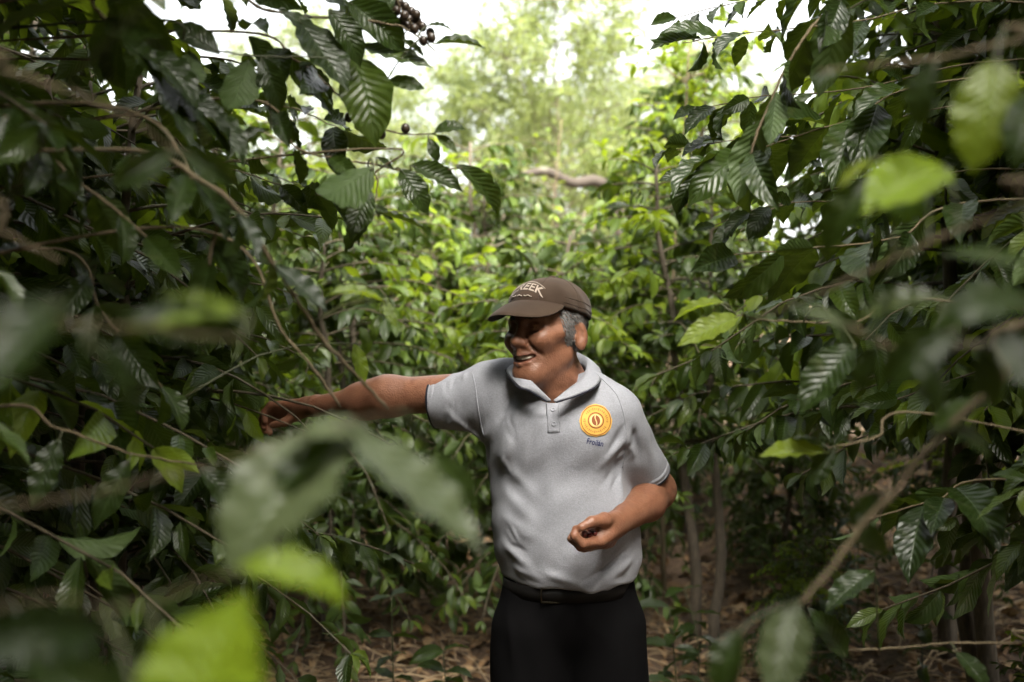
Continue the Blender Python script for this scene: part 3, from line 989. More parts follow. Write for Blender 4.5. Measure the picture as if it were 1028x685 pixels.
# ---- cap
def cap_rim(az):
    return .040 + .015 * math.cos(az) - .003 * math.sin(az) ** 2
def cap_pt(az, el, lift=0.0):
    """az 0 = front, el 0 = rim .. 90 deg = button"""
    rf, rl, ru = .1045 + lift, .0880 + lift, .083 + lift
    x = math.cos(el) * math.cos(az); y = math.cos(el) * math.sin(az); z = math.sin(el)
    front = max(0, math.cos(az)) ** 2
    puff = 1 + .10 * z * (1 - z) * (1 + front)            # fuller than an ellipsoid half way up
    dent = .0022 * math.sin(6 * az + 1.0) * math.sin(2 * el) + .0018 * math.sin(11 * az + 5 * el) * math.cos(el) * (1 - front)
    seam = -.0016 * math.exp(-(((az % (math.pi / 3)) - math.pi / 6) / .03) ** 2) * math.cos(el)
    r = puff + dent / .1 + seam / .1
    return H(-.005 + x * rf * r - .010 * z, y * rl * r, cap_rim(az) * (1 - z) + .040 * z + z * ru * (1 + .05 * (1 - z)))
na, ne = 96, 22
v = [cap_pt(i / na * 2 * math.pi, e) for e in np.linspace(0, R(88), ne) for i in range(na)]
q = [(r * na + i, r * na + (i + 1) % na, (r + 1) * na + (i + 1) % na, (r + 1) * na + i) for r in range(ne - 1) for i in range(na)]
v.append(cap_pt(0, R(90)))
t = [((ne - 1) * na + i, (ne - 1) * na + (i + 1) % na, ne * na) for i in range(na)]
# folded-in inner band so the rim has thickness
b0 = len(v)
v += [cap_pt(i / na * 2 * math.pi, 0, -.003) + np.array((0, 0, .0)) for i in range(na)]
v += [cap_pt(i / na * 2 * math.pi, R(10), -.004) for i in range(na)]
q += [(i, b0 + i, b0 + (i + 1) % na, (i + 1) % na) for i in range(na)] + [(b0 + i, b0 + na + i, b0 + na + (i + 1) % na, b0 + (i + 1) % na) for i in range(na)]
cap = wear('cap', np.array(v), np.array(q), np.array(t), mats=[M['cap']])
# sweat band stitching line and button
m = MB(); bt = cap_pt(0, R(90))
for r_, h_ in ((0, 0),):
    th = np.arange(16) / 16 * 2 * np.pi
    rows = [bt + hu * hh + (np.cos(th)[:, None] * hf + np.sin(th)[:, None] * hl) * rr for rr, hh in ((.0085, -.001), (.0085, .002), (.006, .0045), (.0015, .0055))]
    m.add(np.concatenate(rows) - PO, [(a * 16 + i, a * 16 + (i + 1) % 16, (a + 1) * 16 + (i + 1) % 16, (a + 1) * 16 + i) for a in range(3) for i in range(16)])
m.build('cap_button', [M['cap']], cap)
m = MB()
for azs in np.arange(6) * math.pi / 3 + math.pi / 6:
    m.tube(np.array([cap_pt(azs, e, .0006) for e in np.linspace(0.03, R(86), 18)]) - PO, .0007, 5)
m.tube(np.array([cap_pt(a, R(7), .0006) for a in np.linspace(R(65), R(295), 60)]) - PO, .0006, 5)
m.tube(np.array([cap_pt(a, R(16), .0006) for a in np.linspace(R(65), R(295), 60)]) - PO, .0006, 5)
m.build('cap_seam', [M['cap']], cap)
# brim
nb_, nr_ = 36, 10
top, bot = [], []
for r in range(nr_):
    s = r / (nr_ - 1)
    for i in range(nb_):
        az = R(-66) + R(132) * i / (nb_ - 1)
        base = cap_pt(az, R(2), .0)
        loc = (base - HC) @ HF.T
        k = max(0, math.cos(az / R(66.5) * math.pi / 2)) ** .5
        fw = .072 * k * s
        side = math.sin(az) * .012 * s * k
        drop = (-.016 * s * s - .34 * (abs(loc[1]) ** 2) / .09 * s ** .7 - .022 * s) * k
        p = H(loc[0] + fw, loc[1] + side, loc[2] + drop)
        th_ = .0022 * (1 - .5 * s ** 8)
        top.append(p + hu * th_); bot.append(p - hu * th_)
n1 = len(top); v = np.array(top + bot)
q = [(r * nb_ + i, r * nb_ + i + 1, (r + 1) * nb_ + i + 1, (r + 1) * nb_ + i) for r in range(nr_ - 1) for i in range(nb_ - 1)]
q2 = [tuple(n1 + x for x in f[::-1]) for f in q]
e = (nr_ - 1) * nb_
rim = [(e + i, e + i + 1, n1 + e + i + 1, n1 + e + i) for i in range(nb_ - 1)]
rim += [(r * nb_, (r + 1) * nb_, n1 + (r + 1) * nb_, n1 + r * nb_) for r in range(nr_ - 1)] + [((r + 1) * nb_ + nb_ - 1, r * nb_ + nb_ - 1, n1 + r * nb_ + nb_ - 1, n1 + (r + 1) * nb_ + nb_ - 1) for r in range(nr_ - 1)]
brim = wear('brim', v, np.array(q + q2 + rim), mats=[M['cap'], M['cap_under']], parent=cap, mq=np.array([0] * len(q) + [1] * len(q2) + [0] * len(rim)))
def cap_text(s, az0, el0, size, aspect, arch, name, bold=0.01, shear=0):
    tv, tf_ = text_mesh(s, shear, bold)
    pts = []
    for x, y, z in tv:
        az = az0 + x * size * aspect / .105
        el = el0 + y * size / .098 - arch * (x * size) ** 2
        pts.append(cap_pt(az, el, .0014) - PO)
    me = bpy.data.meshes.new(name); me.from_pydata([tuple(p) for p in pts], [], tf_); me.update()
    link(name, me, [M['thread_white']], cap, smooth=False)
cap_text('CREEK', 0.10, R(31), .039, .95, 75, 'cap_lettering', .022)
m = MB()                                          # arched bar over the word, worn ornament under it
m.tube(np.array([cap_pt(.10 + a, R(44) - 1.0 * a * a, .0012) for a in np.linspace(-.62, .55, 26)]) - PO, .0013, 5)
for k, (a0, a1) in enumerate(((-.34, -.12), (-.06, .10), (.16, .36))):
    m.tube(np.array([cap_pt(a, R(12) + .016 * math.sin(45 * a + k) - .25 * a * a, .0012) for a in np.linspace(a0, a1, 16)]) - PO, .0013, 5)
m.build('cap_embroidery', [M['thread_white']], cap)

# ---- eyes, teeth, eyebrows, hair
for s in (-1, 1):
    m = MB(); c = H(.0735, s * .031, -.001)
    th, ph = np.meshgrid(np.linspace(-.7, .7, 13), np.linspace(-.42, .42, 9), indexing='ij')
    rad = .0143
    d = (np.cos(ph) * np.cos(th))[..., None] * hf + (np.cos(ph) * np.sin(th))[..., None] * hl + np.sin(ph)[..., None] * hu
    pts = c + d * rad
    ax, bx = pts.shape[:2]
    q = [(i * bx + j, (i + 1) * bx + j, (i + 1) * bx + j + 1, i * bx + j + 1) for i in range(ax - 1) for j in range(bx - 1)]
    gaze = d @ unit(hf * 1 - hu * .12)
    mq = [1 if gaze[i, j] > .80 else 0 for i in range(ax - 1) for j in range(bx - 1)]
    wear('eye', pts.reshape(-1, 3), np.array(q), mats=[M['eye'], M['iris']], mq=np.array(mq))
mo = spline([(.0685, -.030, -.0625), (.0875, -.018, -.0690), (.0930, 0, -.0712), (.0875, .018, -.0690), (.0685, .030, -.0625)], 25)
rows = []
for h in (.0075, .003, -.001, -.0035):
    rows.append(np.array([H(a - .002 * abs(h) / .0075 - (.0009 if i % 3 == 0 else 0), b, c + h * (1 - .5 * abs(b) / .03)) for i, (a, b, c) in enumerate(mo)]))
v = np.concatenate(rows); q = [(r * 25 + i, r * 25 + i + 1, (r + 1) * 25 + i + 1, (r + 1) * 25 + i) for r in range(3) for i in range(24)]
wear('teeth', v, np.array(q), mats=[M['teeth']])

def hair_mesh():
    rs = np.random.RandomState(3)
    loc = (person_v - HC) @ HF.T
    on_head = np.linalg.norm(loc - np.array((-.01, 0, .0)), axis=1) < .15
    f, l, u = loc[:, 0], loc[:, 1], loc[:, 2]
    capu = .038 + .014 * f / .10
    side = (np.abs(l) > .050) & (u > -.020 - .012 * rs.rand(len(f))) & (u < capu) & (f < .030 + .30 * (u) + .004 * rs.randn(len(f))) & (f > -.02)
    burn = (np.abs(l) > .055) & (u > -.036) & (u < .02) & (f > -.004) & (f < .014)
    back = (f < -.012) & (u > -.048 + .01 * rs.rand(len(f))) & (u < capu)
    ear = (np.abs(l) > .0775) & (np.abs(f + .018) < .026) & (u < .016) & (u > -.05)
    sel = np.where(on_head & (side | burn | back) & ~ear)[0]
    m = MB()
    pick = rs.choice(sel, min(len(sel) * 2, 5200))
    cen = HC - .01 * hf + .02 * hu
    for k in pick:
        p = person_v[k]
        n = unit(p - cen)
        down = unit(-hu - .75 * hf * (1 if loc[k, 0] > -.06 else .2) + .35 * rs.randn(3))
        d = unit(down - n * down.dot(n))
        s = np.cross(n, d) * .0007
        L = .006 + .007 * rs.rand()
        p0 = p + n * .0005; p1 = p + d * L * .5 + n * (.0030 + .002 * rs.rand()); p2 = p + d * L + n * (.002 + .003 * rs.rand())
        m.add(np.array([p0 - s, p0 + s, p1 + s, p1 - s, p2]) - PO, [(0, 1, 2, 3)], [(3, 2, 4)], m=0 if rs.rand() < .45 else 1)
    m.build('hair', [M['hair_dark'], M['hair_grey']], person, attr=False)
    for s in (-1, 1):
        m = MB()
        for k in range(160):
            x = rs.rand()
            l_ = s * (.012 + .040 * x)
            p = H(.0965 - .030 * x * x + .001 * rs.randn() - .0035, l_, .0175 + .006 * math.sin(x * 2.6) + .0025 * rs.randn())
            d = unit(hl * s * 1.0 - hf * .55 * x + hu * (.25 - .5 * x) + .2 * rs.randn(3))
            w = unit(np.cross(d, hf)) * .0008
            m.add(np.array([p - w, p + w, p + d * .009 + hf * .001]) - PO, None, [(0, 1, 2)])
        m.build('eyebrow', [M['hair_dark']], person, attr=False)
hair_mesh()

# ------------------------------------------------------------------ leaves
def leaf_grid(nl, nw, fold=.18, wave=.05, droop=.25, seed=0, shape='coffee'):
    """unit leaf: length 1 along +x, blade in xy, z up; uv (across, along)"""
    rs = np.random.RandomState(seed)
    s = np.linspace(0, 1, nl + 1)
    if shape == 'coffee':
        w = .205 * np.sin(np.pi * s ** .92) ** .85 * (1 - .10 * s)
        w = np.where(s > .80, w * (1 - ((s - .80) / .20) ** 1.2 * .55), w)
        w[0] = .006; w[-1] = .002
    else:
        w = .085 * np.sin(np.pi * s ** .9) ** .8; w[0] = .004; w[-1] = .002
    c = np.linspace(-1, 1, nw + 1)
    S_, C_ = np.meshgrid(s, c, indexing='ij')
    W = np.repeat(w[:, None], nw + 1, 1)
    ph = rs.rand(4) * 6.28
    y = C_ * W * (1 + .05 * np.sin(9 * S_ * 2 + ph[0]))
    z = np.abs(C_) ** 1.3 * W * fold * 2
    z += wave * np.abs(C_) ** 1.6 * np.sin(2 * np.pi * 5.0 * S_ + ph[1] + (C_ > 0) * 1.7) * np.sin(np.pi * S_)
    x = S_.copy()
    # droop: bend in the xz plane, with a sideways sweep
    th = droop * S_ ** 1.4 * 1.6
    xb = np.cumsum(np.concatenate([np.zeros((1, nw + 1)), np.diff(S_, axis=0) * np.cos(th[1:])]), 0)
    zb = -np.cumsum(np.concatenate([np.zeros((1, nw + 1)), np.diff(S_, axis=0) * np.sin(th[1:])]), 0)
    tw = (rs.rand() - .5) * 1.0 * S_
    y2 = y * np.cos(tw) - z * np.sin(tw) + .10 * (rs.rand() - .5) * S_ ** 2
    z2 = y * np.sin(tw) + z * np.cos(tw)
    v = np.stack([xb + z2 * np.sin(th), y2, zb + z2 * np.cos(th)], -1).reshape(-1, 3)
    i, j = np.meshgrid(np.arange(nl), np.arange(nw), indexing='ij')
    k = nw + 1
    q = np.stack([i * k + j, (i + 1) * k + j, (i + 1) * k + j + 1, i * k + j + 1], -1).reshape(-1, 4)
    uv = np.stack([C_ * .5 + .5, S_], -1).reshape(-1, 2)
    return v, q, uv

LEAF_LOW = [leaf_grid(5, 2, .16 + .1 * (k % 3), .02, .10 + .13 * k, k) for k in range(6)]
LEAF_MID = [leaf_grid(8, 4, .14 + .1 * (k % 3), .028, .08 + .12 * k, k) for k in range(6)]
LEAF_HI = [leaf_grid(24, 8, .16 + .08 * (k % 3), .022, .06 + .10 * k, k) for k in range(7)]
LEAF_THIN = [leaf_grid(4, 2, .2, 0, .15 + .15 * k, k, 'thin') for k in range(4)]

class Leaves:
    """gathers leaf placements, then bakes them all into a mesh builder"""
    def __init__(self):
        self.p, self.x, self.n, self.s, self.t, self.w = [], [], [], [], [], []
    def add(self, p, dirx, nrm, size, tint, wid=1.0):
        self.p.append(p); self.x.append(dirx); self.n.append(nrm); self.s.append(size); self.t.append(tint); self.w.append(wid)
    def bake(self, mb, templates, rs, m=0, keep=None):
        if keep is not None and self.p:
            ok = keep(np.array(self.p))
            for nm in 'pxnstw':
                setattr(self, nm, [a for a, b in zip(getattr(self, nm), ok) if b])
        if not self.p:
            return
        p = np.array(self.p); x = unit_rows(np.array(self.x)); n = np.array(self.n)
        n = unit_rows(n - x * (n * x).sum(1)[:, None])
        y = np.cross(n, x)
        s = np.array(self.s); w = np.array(self.w); t = np.array(self.t)
        pick = rs.randint(0, len(templates), len(p))
        for k, (v, q, uv) in enumerate(templates):
            ix = np.where(pick == k)[0]
            if not len(ix): continue
            V = p[ix, None] + s[ix, None, None] * (v[None, :, 0:1] * x[ix, None] + v[None, :, 1:2] * (y[ix] * w[ix, None])[:, None] + v[None, :, 2:3] * n[ix, None])
            nv = len(v)
            Q = (q[None] + (np.arange(len(ix)) * nv)[:, None, None]).reshape(-1, 4)
            mb.add(V.reshape(-1, 3), Q, uv=np.tile(uv, (len(ix), 1)), tint=np.repeat(t[ix], nv), m=m)

UP = np.array((0, 0, 1.0))
def lateral(mb, L, rs, p0, az, length, rise, droop, rad, leaf, gap, bare, tintf, jit=.48, sides=4):
    """one side branch with opposite pairs of leaves"""
    d0 = np.array((math.cos(az), math.sin(az), 0))
    n = 8
    s = np.linspace(0, 1, n)
    wob = np.cumsum(rs.randn(n, 3) * .012 * length, 0)
    pts = p0 + d0 * (length * s)[:, None] + UP * ((rise * s - droop * s ** 2) * length)[:, None] + wob * s[:, None]
    mb.tube(pts, np.linspace(rad, rad * .35, n), sides, m=1, cap=False)
    tot = length; k = 0
    pos = bare * length
    side = np.cross(d0, UP)
    while pos < tot:
        u = pos / tot * (n - 1); i = min(int(u), n - 2)
        c = pts[i] + (pts[i + 1] - pts[i]) * (u - i)
        tg = unit(pts[i + 1] - pts[i])
        sd = unit(np.cross(tg, UP) + .0001)
        for sg in (-1, 1):
            if rs.rand() < .10: continue
            sz = leaf * (.5 + .75 * rs.rand()) * (1 - .35 * (pos / tot) ** 3)
            dx = sd * sg * (.95 + .2 * rs.randn()) + tg * (.45 + .25 * rs.rand()) + UP * (-.42 + jit * rs.randn())
            nn = UP + jit * 1.3 * rs.randn(3)
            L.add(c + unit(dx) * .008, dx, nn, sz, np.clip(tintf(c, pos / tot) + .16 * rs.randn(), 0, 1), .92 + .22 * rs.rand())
        pos += gap * (.8 + .5 * rs.rand()); k += 1
    # tip pair
    for sg in (-1, 1):
        L.add(pts[-1], unit(pts[-1] - pts[-2]) + sd * sg * .5, UP + .4 * rs.randn(3), leaf * (.4 + .3 * rs.rand()), np.clip(.75 + .2 * rs.randn(), 0, 1))

def coffee_parts(seed, H_, spread, leaf=.12, gap=.058, stems=2, z0=.35, templates=LEAF_LOW, node=.062, young=.25, clear=0.0, lean=.12, sides=4, top_short=.35, keep=None):
    """meshes of one coffee bush, base at the origin: list of trunk builders and the crown builder (leaves + twigs)"""
    rs = np.random.RandomState(seed)
    trunks = []; crown = MB(); L = Leaves(); LY = Leaves()
    for st in range(stems):
        a = rs.rand() * 6.28 + st * 6.28 / stems
        b0 = np.array((math.cos(a), math.sin(a), 0)) * (.05 if stems > 1 else 0)
        ln = lean * (0.4 + rs.rand())
        hh = H_ * (1 - .18 * rs.rand() * (st > 0))
        n = 14
        s = np.linspace(0, 1, n)
        bend = np.stack([np.cos(a) * ln * hh * s ** 1.3, np.sin(a) * ln * hh * s ** 1.3, hh * s], 1)
        pts = b0 + bend + np.cumsum(rs.randn(n, 3) * np.array((.012, .012, 0)) * hh / 2, 0)
        pts[0, 2] = -.12
        t = MB(); t.tube(pts, np.linspace(.030, .008, n) * (hh / 2.2) ** .6, 7); trunks.append(t)
        z = max(z0, clear)
        az = rs.rand() * 6.28
        while z < hh:
            f = z / hh
            u = f * (n - 1); i = min(int(u), n - 2)
            c = pts[i] + (pts[i + 1] - pts[i]) * (u - i)
            prof = np.interp(f, [0, .15, .45, .8, 1.0], [.75, .95, 1.0, .72, top_short])
            for sg in (0, math.pi):
                ln_ = spread * prof * (.7 + .45 * rs.rand())
                yng = rs.rand() < young * (f > .55)
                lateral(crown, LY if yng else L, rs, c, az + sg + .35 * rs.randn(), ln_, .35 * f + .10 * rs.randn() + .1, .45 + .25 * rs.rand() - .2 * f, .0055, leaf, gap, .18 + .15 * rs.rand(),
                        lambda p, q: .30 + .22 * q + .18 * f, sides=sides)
            az += 1.57 + .3 * rs.randn()
            z += node * (.8 + .5 * rs.rand())
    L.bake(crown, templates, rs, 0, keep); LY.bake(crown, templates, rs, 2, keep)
    return trunks, crown

BUSH_MATS = None
def make_bush(seed, loc, label, group=None, rz=0.0, scale=1.0, name='coffee_bush', picked=None, **kw):
    global BUSH_MATS
    if picked is not None:                 # leaves stripped where the man is picking
        a, b, r = picked; o = np.array(loc)
        def keep(p):
            q = p + o; ab = b - a; h = np.clip((q - a) @ ab / ab.dot(ab), 0, 1)
            return np.linalg.norm(q - a - h[:, None] * ab, axis=1) > r
        kw['keep'] = keep
    trunks, crown = coffee_parts(seed, **kw)
    root = thing(name, loc, label, 'coffee bush', group, rz)
    for t in trunks:
        t.build('trunk', [M['bark']], root)
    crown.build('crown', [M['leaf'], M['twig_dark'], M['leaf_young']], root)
    root.scale = (scale,) * 3
    return root

def copy_thing(src, loc, label, rz=0.0, scale=1.0, group=None):
    r = src.copy(); COL.objects.link(r)
    r.location = loc; r.rotation_euler = (0, 0, rz); r.scale = (scale,) * 3
    r['label'] = label
    if group: r['group'] = group
    elif 'group' in r: del r['group']
    for ch in src.children:
        c = ch.copy(); COL.objects.link(c); c.parent = r
        for g in ch.children:
            d = g.copy(); COL.objects.link(d); d.parent = c
    return r

# ------------------------------------------------------------------ the ground: a slope that climbs behind the man
def gz(x, y):
    x = np.asarray(x, dtype=float); y = np.asarray(y, dtype=float)
    t = np.clip(y - 2.5, 0, None)
    h = .13 * (np.sqrt(t * t + .6) - np.sqrt(.6)) * np.clip(1 - (t - 14) / 60, .25, 1)
    far = np.clip((np.hypot(x, y) - 6) / 10, 0, 1)
    r = .05 * np.sin(1.3 * x + .7 * y) + .04 * np.sin(2.1 * y - .9 * x + 1) + .02 * np.sin(4.7 * x + 1.2 * y) + .015 * np.sin(5.9 * y - 2 * x)
    bank = .10 * np.clip((np.abs(x) - .7) / 1.0, 0, 1)
    near = np.clip(np.hypot(x - .13, y - 2.36) / 1.2, 0, 1)
    return h + (r * (1 + far) + bank) * near

def ground_material():
    N = NT('forest_soil')
    a, b, c = N.noise(1.7, 5), N.noise(18, 6, .65), N.noise(70, 4, .6)
    col = N.ramp(b, [(.3, (0.025, 0.016, 0.010)), (.5, (0.085, 0.053, 0.033)), (.72, (0.20, 0.13, 0.08))])
    col = N.mix(N.math('MULTIPLY_ADD', c, 3.0, -1.3, clamp=True), col, c4((0.15, 0.095, 0.055)))
    col = N.mix(N.math('MULTIPLY', N.math('MULTIPLY_ADD', a, 5.0, -2.7, clamp=True), .35), col, c4((0.030, 0.040, 0.012)))
    N.l.new(col, N.b.inputs['Base Color'])
    N.b.inputs['Roughness'].default_value = .95
    N.bump(N.math('ADD', b, N.math('MULTIPLY', c, .5)), .9, .03)
    return N.m

xs = np.concatenate([-np.geomspace(400, 6, 16), np.linspace(-5.5, 5.5, 90), np.geomspace(6, 400, 16)])
ys = np.concatenate([-np.geomspace(300, 4, 14), np.linspace(-3.5, 10.5, 110), np.geomspace(11, 900, 22)])
X, Y = np.meshgrid(xs, ys, indexing='ij')
m = MB()
nx, ny = len(xs), len(ys)
i, j = np.meshgrid(np.arange(nx - 1), np.arange(ny - 1), indexing='ij')
m.add(np.stack([X, Y, gz(X, Y)], -1).reshape(-1, 3), np.stack([i * ny + j, (i + 1) * ny + j, (i + 1) * ny + j + 1, i * ny + j + 1], -1).reshape(-1, 4))
ground = m.build('ground', [ground_material()])
tag(ground, 'brown soil of the plantation floor, climbing behind the man', 'ground', kind='structure')

# leaf litter and fallen twigs
rs = np.random.RandomState(11)
L = Leaves()
for k in range(20000):
    y = 1.2 + 7.5 * rs.rand() ** 1.2; x = (rs.rand() - .42) * (2.2 + y * 1.1)
    g = float(gz(x, y))
    a = rs.rand() * 6.28
    L.add((x, y, g + .006 + .025 * rs.rand()), (math.cos(a), math.sin(a), .35 * rs.randn()), UP + .65 * rs.randn(3), .035 + .06 * rs.rand(), np.clip(.42 + .30 * rs.randn(), 0, 1), .8 + .5 * rs.rand())
m = MB(); L.bake(m, LEAF_LOW, rs, 0)
tag(m.build('leaf_litter', [M['leaf_dead']]), 'dry brown coffee leaves littering the ground', 'leaf litter', kind='stuff')
m = MB()
for k in range(3600):
    y = 1.5 + 6.0 * rs.rand(); x = (rs.rand() - .42) * (2.2 + y)
    a = rs.rand() * 6.28; ln = .06 + .45 * rs.rand() ** 2.2
    s = np.linspace(-.5, .5, 5)
    px_ = x + math.cos(a) * ln * s + .015 * rs.randn(5); py_ = y + math.sin(a) * ln * s + .015 * rs.randn(5)
    m.tube(np.stack([px_, py_, gz(px_, py_) + .022 + .05 * rs.rand() ** 2 + .03 * rs.rand(5)], 1), .0012 + .0028 * rs.rand(), 4, tint=.5)
tag(m.build('fallen_twigs', [simple('straw_twig', (0.42, 0.31, 0.18), (0.12, 0.08, 0.048), .8, 2.2)]), 'straw coloured twigs and dry stalks lying on the soil', 'twigs', kind='stuff')

# ------------------------------------------------------------------ coffee bushes
def at(x, y, dz=0.0):
    return (x, y, float(gz(x, y)) + dz)

# sunlit bushes up the slope behind the man
bA = make_bush(21, at(.02, 4.7), 'sunlit coffee bush directly behind the man and his cap', H_=1.9, spread=.75, stems=3, leaf=.115, gap=.043, z0=.5, young=.38, lean=.16)
bB = make_bush(22, at(-.82, 4.5), 'bright coffee bush above the outstretched bare forearm', H_=2.15, spread=.8, stems=3, leaf=.12, gap=.043, z0=.35, young=.28)
bC = make_bush(23, at(.90, 4.55), 'coffee bush on two bare dark trunks beside the bent elbow', H_=2.25, spread=.60, stems=2, leaf=.12, gap=.043, clear=.95, young=.35, lean=.06)
copy_thing(bA, at(-.35, 6.0), 'pale coffee bush seen over the cap, below the feathery tree', 2.1, 1.05)
copy_thing(bB, at(-.12, 6.9), 'coffee bush filling the gap just over the peak of the cap', 2.9, 1.12)
copy_thing(bA, at(-.75, 6.9), 'yellowish coffee bush below the low feathery tree', 5.0, 1.2)
for k, (x, y, sc, lab) in enumerate(((1.15, 4.05, .34, 'small low coffee shoot between the two bare trunks'), (1.5, 2.5, .36, 'low dark coffee shoot in front of the litter slope'),
        (2.15, 3.2, .5, 'low coffee shoot beneath the row across the path'), (1.45, 5.4, .55, 'low coffee shoot higher up the litter slope'), (2.2, 4.9, .6, 'low coffee shoot at the top of the litter slope'))):
    copy_thing((bA, bB)[k % 2], at(x, y), lab, k * 1.3, sc)
copy_thing(bB, at(.75, 6.1), 'coffee bush behind the shoulder with the yellow badge', 4.0, .98)
copy_thing(bB, at(-1.6, 5.9), 'coffee bush half hidden behind the dark row, above the reaching arm', 1.0, 1.25)
copy_thing(bC, at(1.75, 6.0), 'coffee bush farther up the slope past the pair of bare trunks', 2.6, 1.0)
copy_thing(bA, at(.35, 7.6), 'small distant coffee bush at the foot of the crooked bough', .6, 1.1)
copy_thing(bB, at(-1.1, 7.8), 'distant coffee bush at the end of the sunlit thicket', 3.1, 1.05)
copy_thing(bC, at(1.5, 8.2), 'distant coffee bush under the slender sapling', .4, .95)
copy_thing(bC, at(1.12, 6.7), 'tall coffee bush rising behind the two slender saplings', 1.9, 1.3)
copy_thing(bB, at(2.9, 7.0), 'coffee bush deep in the shade beyond the arching stem', 5.1, 1.3)
copy_thing(bB, at(-2.9, 6.6), 'coffee bush deep in the gloom of the reaching-hand row', 2.2, 1.3)

# the row his hand reaches into
bD = make_bush(31, at(-1.12, 2.75), 'tall dense coffee bush the man is picking from', H_=2.4, spread=.80, stems=3, leaf=.13, gap=.044, z0=.8, templates=LEAF_MID, young=.12, lean=.10, picked=(P(283, 410, 2.75), P(300, 405, 1.9), .13))
bE = make_bush(32, at(-1.48, 1.75), 'dark coffee bush in the near row, short of the reaching hand', H_=3.0, spread=.95, stems=3, leaf=.145, gap=.047, z0=.3, templates=LEAF_MID, young=.10, lean=.10, picked=(P(283, 410, 2.75), P(300, 405, 1.2), .13))
copy_thing(bD, at(-1.45, 3.75), 'dark coffee bush behind the one being picked', 2.4, .97)
copy_thing(bE, at(-2.35, 2.9), 'coffee bush closing off the dark side of the picked row', 1.2, 1.1)
copy_thing(bD, at(-2.5, 4.4), 'shaded coffee bush at the back of the picked row', 4.4, 1.15)
copy_thing(bE, at(-2.5, 1.3), 'shaded coffee bush at the edge of the picked row', 3.3, 1.1)
# the row across the path
bF = make_bush(41, at(1.45, 3.0), 'dark coffee bush with glossy leaves across the path from the picked row', H_=3.0, spread=.90, stems=2, leaf=.15, gap=.042, clear=1.25, templates=LEAF_MID, young=.32, lean=.08)
bG = make_bush(42, at(1.75, 1.95), 'near dark coffee bush behind the arching stem', H_=3.2, spread=.85, stems=2, leaf=.15, gap=.042, clear=1.15, templates=LEAF_MID, young=.28, lean=.06)
copy_thing(bF, at(1.75, 2.5), 'dark coffee bush crowding the glossy one across the path', 1.0, 1.05)
copy_thing(bF, at(2.7, 2.7), 'shaded coffee bush behind the near dark bush', 2.0, 1.1)
copy_thing(bG, at(1.75, 4.15), 'tall dark coffee bush behind the slender pale sapling', 3.0, 1.0)
copy_thing(bG, at(2.6, 4.3), 'shaded coffee bush above the litter-covered slope', 1.1, 1.0)
copy_thing(bF, at(3.6, 5.2), 'coffee bush in the deepest shade across the path', 3.7, 1.15)
copy_thing(bG, at(2.9, 1.4), 'shaded coffee bush at the edge of the row across the path', 5.0, 1.1)

# ------------------------------------------------------------------ shade trees added over the two rows (their crowns keep the rows dark)
def tree_parts(seed, height, crown_r, crown_h, n_limb, n_leaf, leaf, templates, trunk_r, z_first=.45, upward=.5, plume=0.25, flat=1.0):
    rs = np.random.RandomState(seed)
    t = MB(); n = 16; s = np.linspace(0, 1, n)
    pts = np.stack([np.cumsum(rs.randn(n) * .012 * height * .4), np.cumsum(rs.randn(n) * .012 * height * .4), s * height], 1)
    pts[:, :2] -= pts[0, :2]; pts[0, 2] = -.3
    t.tube(pts, trunk_r * (1 - .85 * s), 9)
    limbs = MB(); L = Leaves()
    ends = []
    for k in range(n_limb):
        f = z_first + (1 - z_first) * (k + rs.rand()) / n_limb
        u = f * (n - 1); i = min(int(u), n - 2)
        c = pts[i] + (pts[i + 1] - pts[i]) * (u - i)
        az = k * 2.4 + rs.randn() * .4
        ln = crown_r * (.55 + .6 * rs.rand()) * np.interp(f, [z_first, .6, .85, 1], [1, 1.05, .7, .35])
        d = np.array((math.cos(az), math.sin(az), 0))
        q = np.linspace(0, 1, 7)
        lp = c + d * (ln * q)[:, None] + UP * (upward * ln * q ** 1.5)[:, None] * flat + np.cumsum(rs.randn(7, 3) * .035 * ln, 0) * q[:, None]
        limbs.tube(lp, np.linspace(trunk_r * .32 * (1.1 - f * .6), .004, 7), 5, m=1, cap=False)
        for b in range(5):
            u = .25 + .75 * rs.rand(); j = min(int(u * 6), 5)
            b0 = lp[j] + (lp[j + 1] - lp[j]) * (u * 6 - j)
            bd = unit(d + .9 * rs.randn(3) + UP * upward * .8)
            bl = plume * crown_r * (.8 + .9 * rs.rand())
            e = b0 + bd * bl
            limbs.tube(np.array([b0, (b0 + e) / 2 + .05 * bl * rs.randn(3), e]), (.009, .005, .002), 4, m=1, cap=False)
            ends.append((b0, e, bl))
    per = max(1, n_leaf // len(ends))
    for b0, e, bl in ends:
        base = rs.randn() * .20
        for q in range(per):
            w = rs.rand() ** .7
            c = b0 + (e - b0) * w + rs.randn(3) * bl * .15
            dr = unit((e - b0)) * .7 + rs.randn(3) * .75 - UP * .15
            L.add(c, dr, UP + .8 * rs.randn(3), leaf * (.6 + .7 * rs.rand()), np.clip(.5 + base + .18 * rs.randn(), 0, 1), .9 + .4 * rs.rand())
    L.bake(limbs, templates, rs, 0)
    return t, limbs

def make_tree(seed, loc, label, mat, group=None, name='added_shade_tree', **kw):
    t, c = tree_parts(seed, **kw)
    r = thing(name, loc, label, 'tree', group)
    t.build('trunk', [M['bark']], r)
    c.build('crown', [mat, M['bark']], r)
    return r

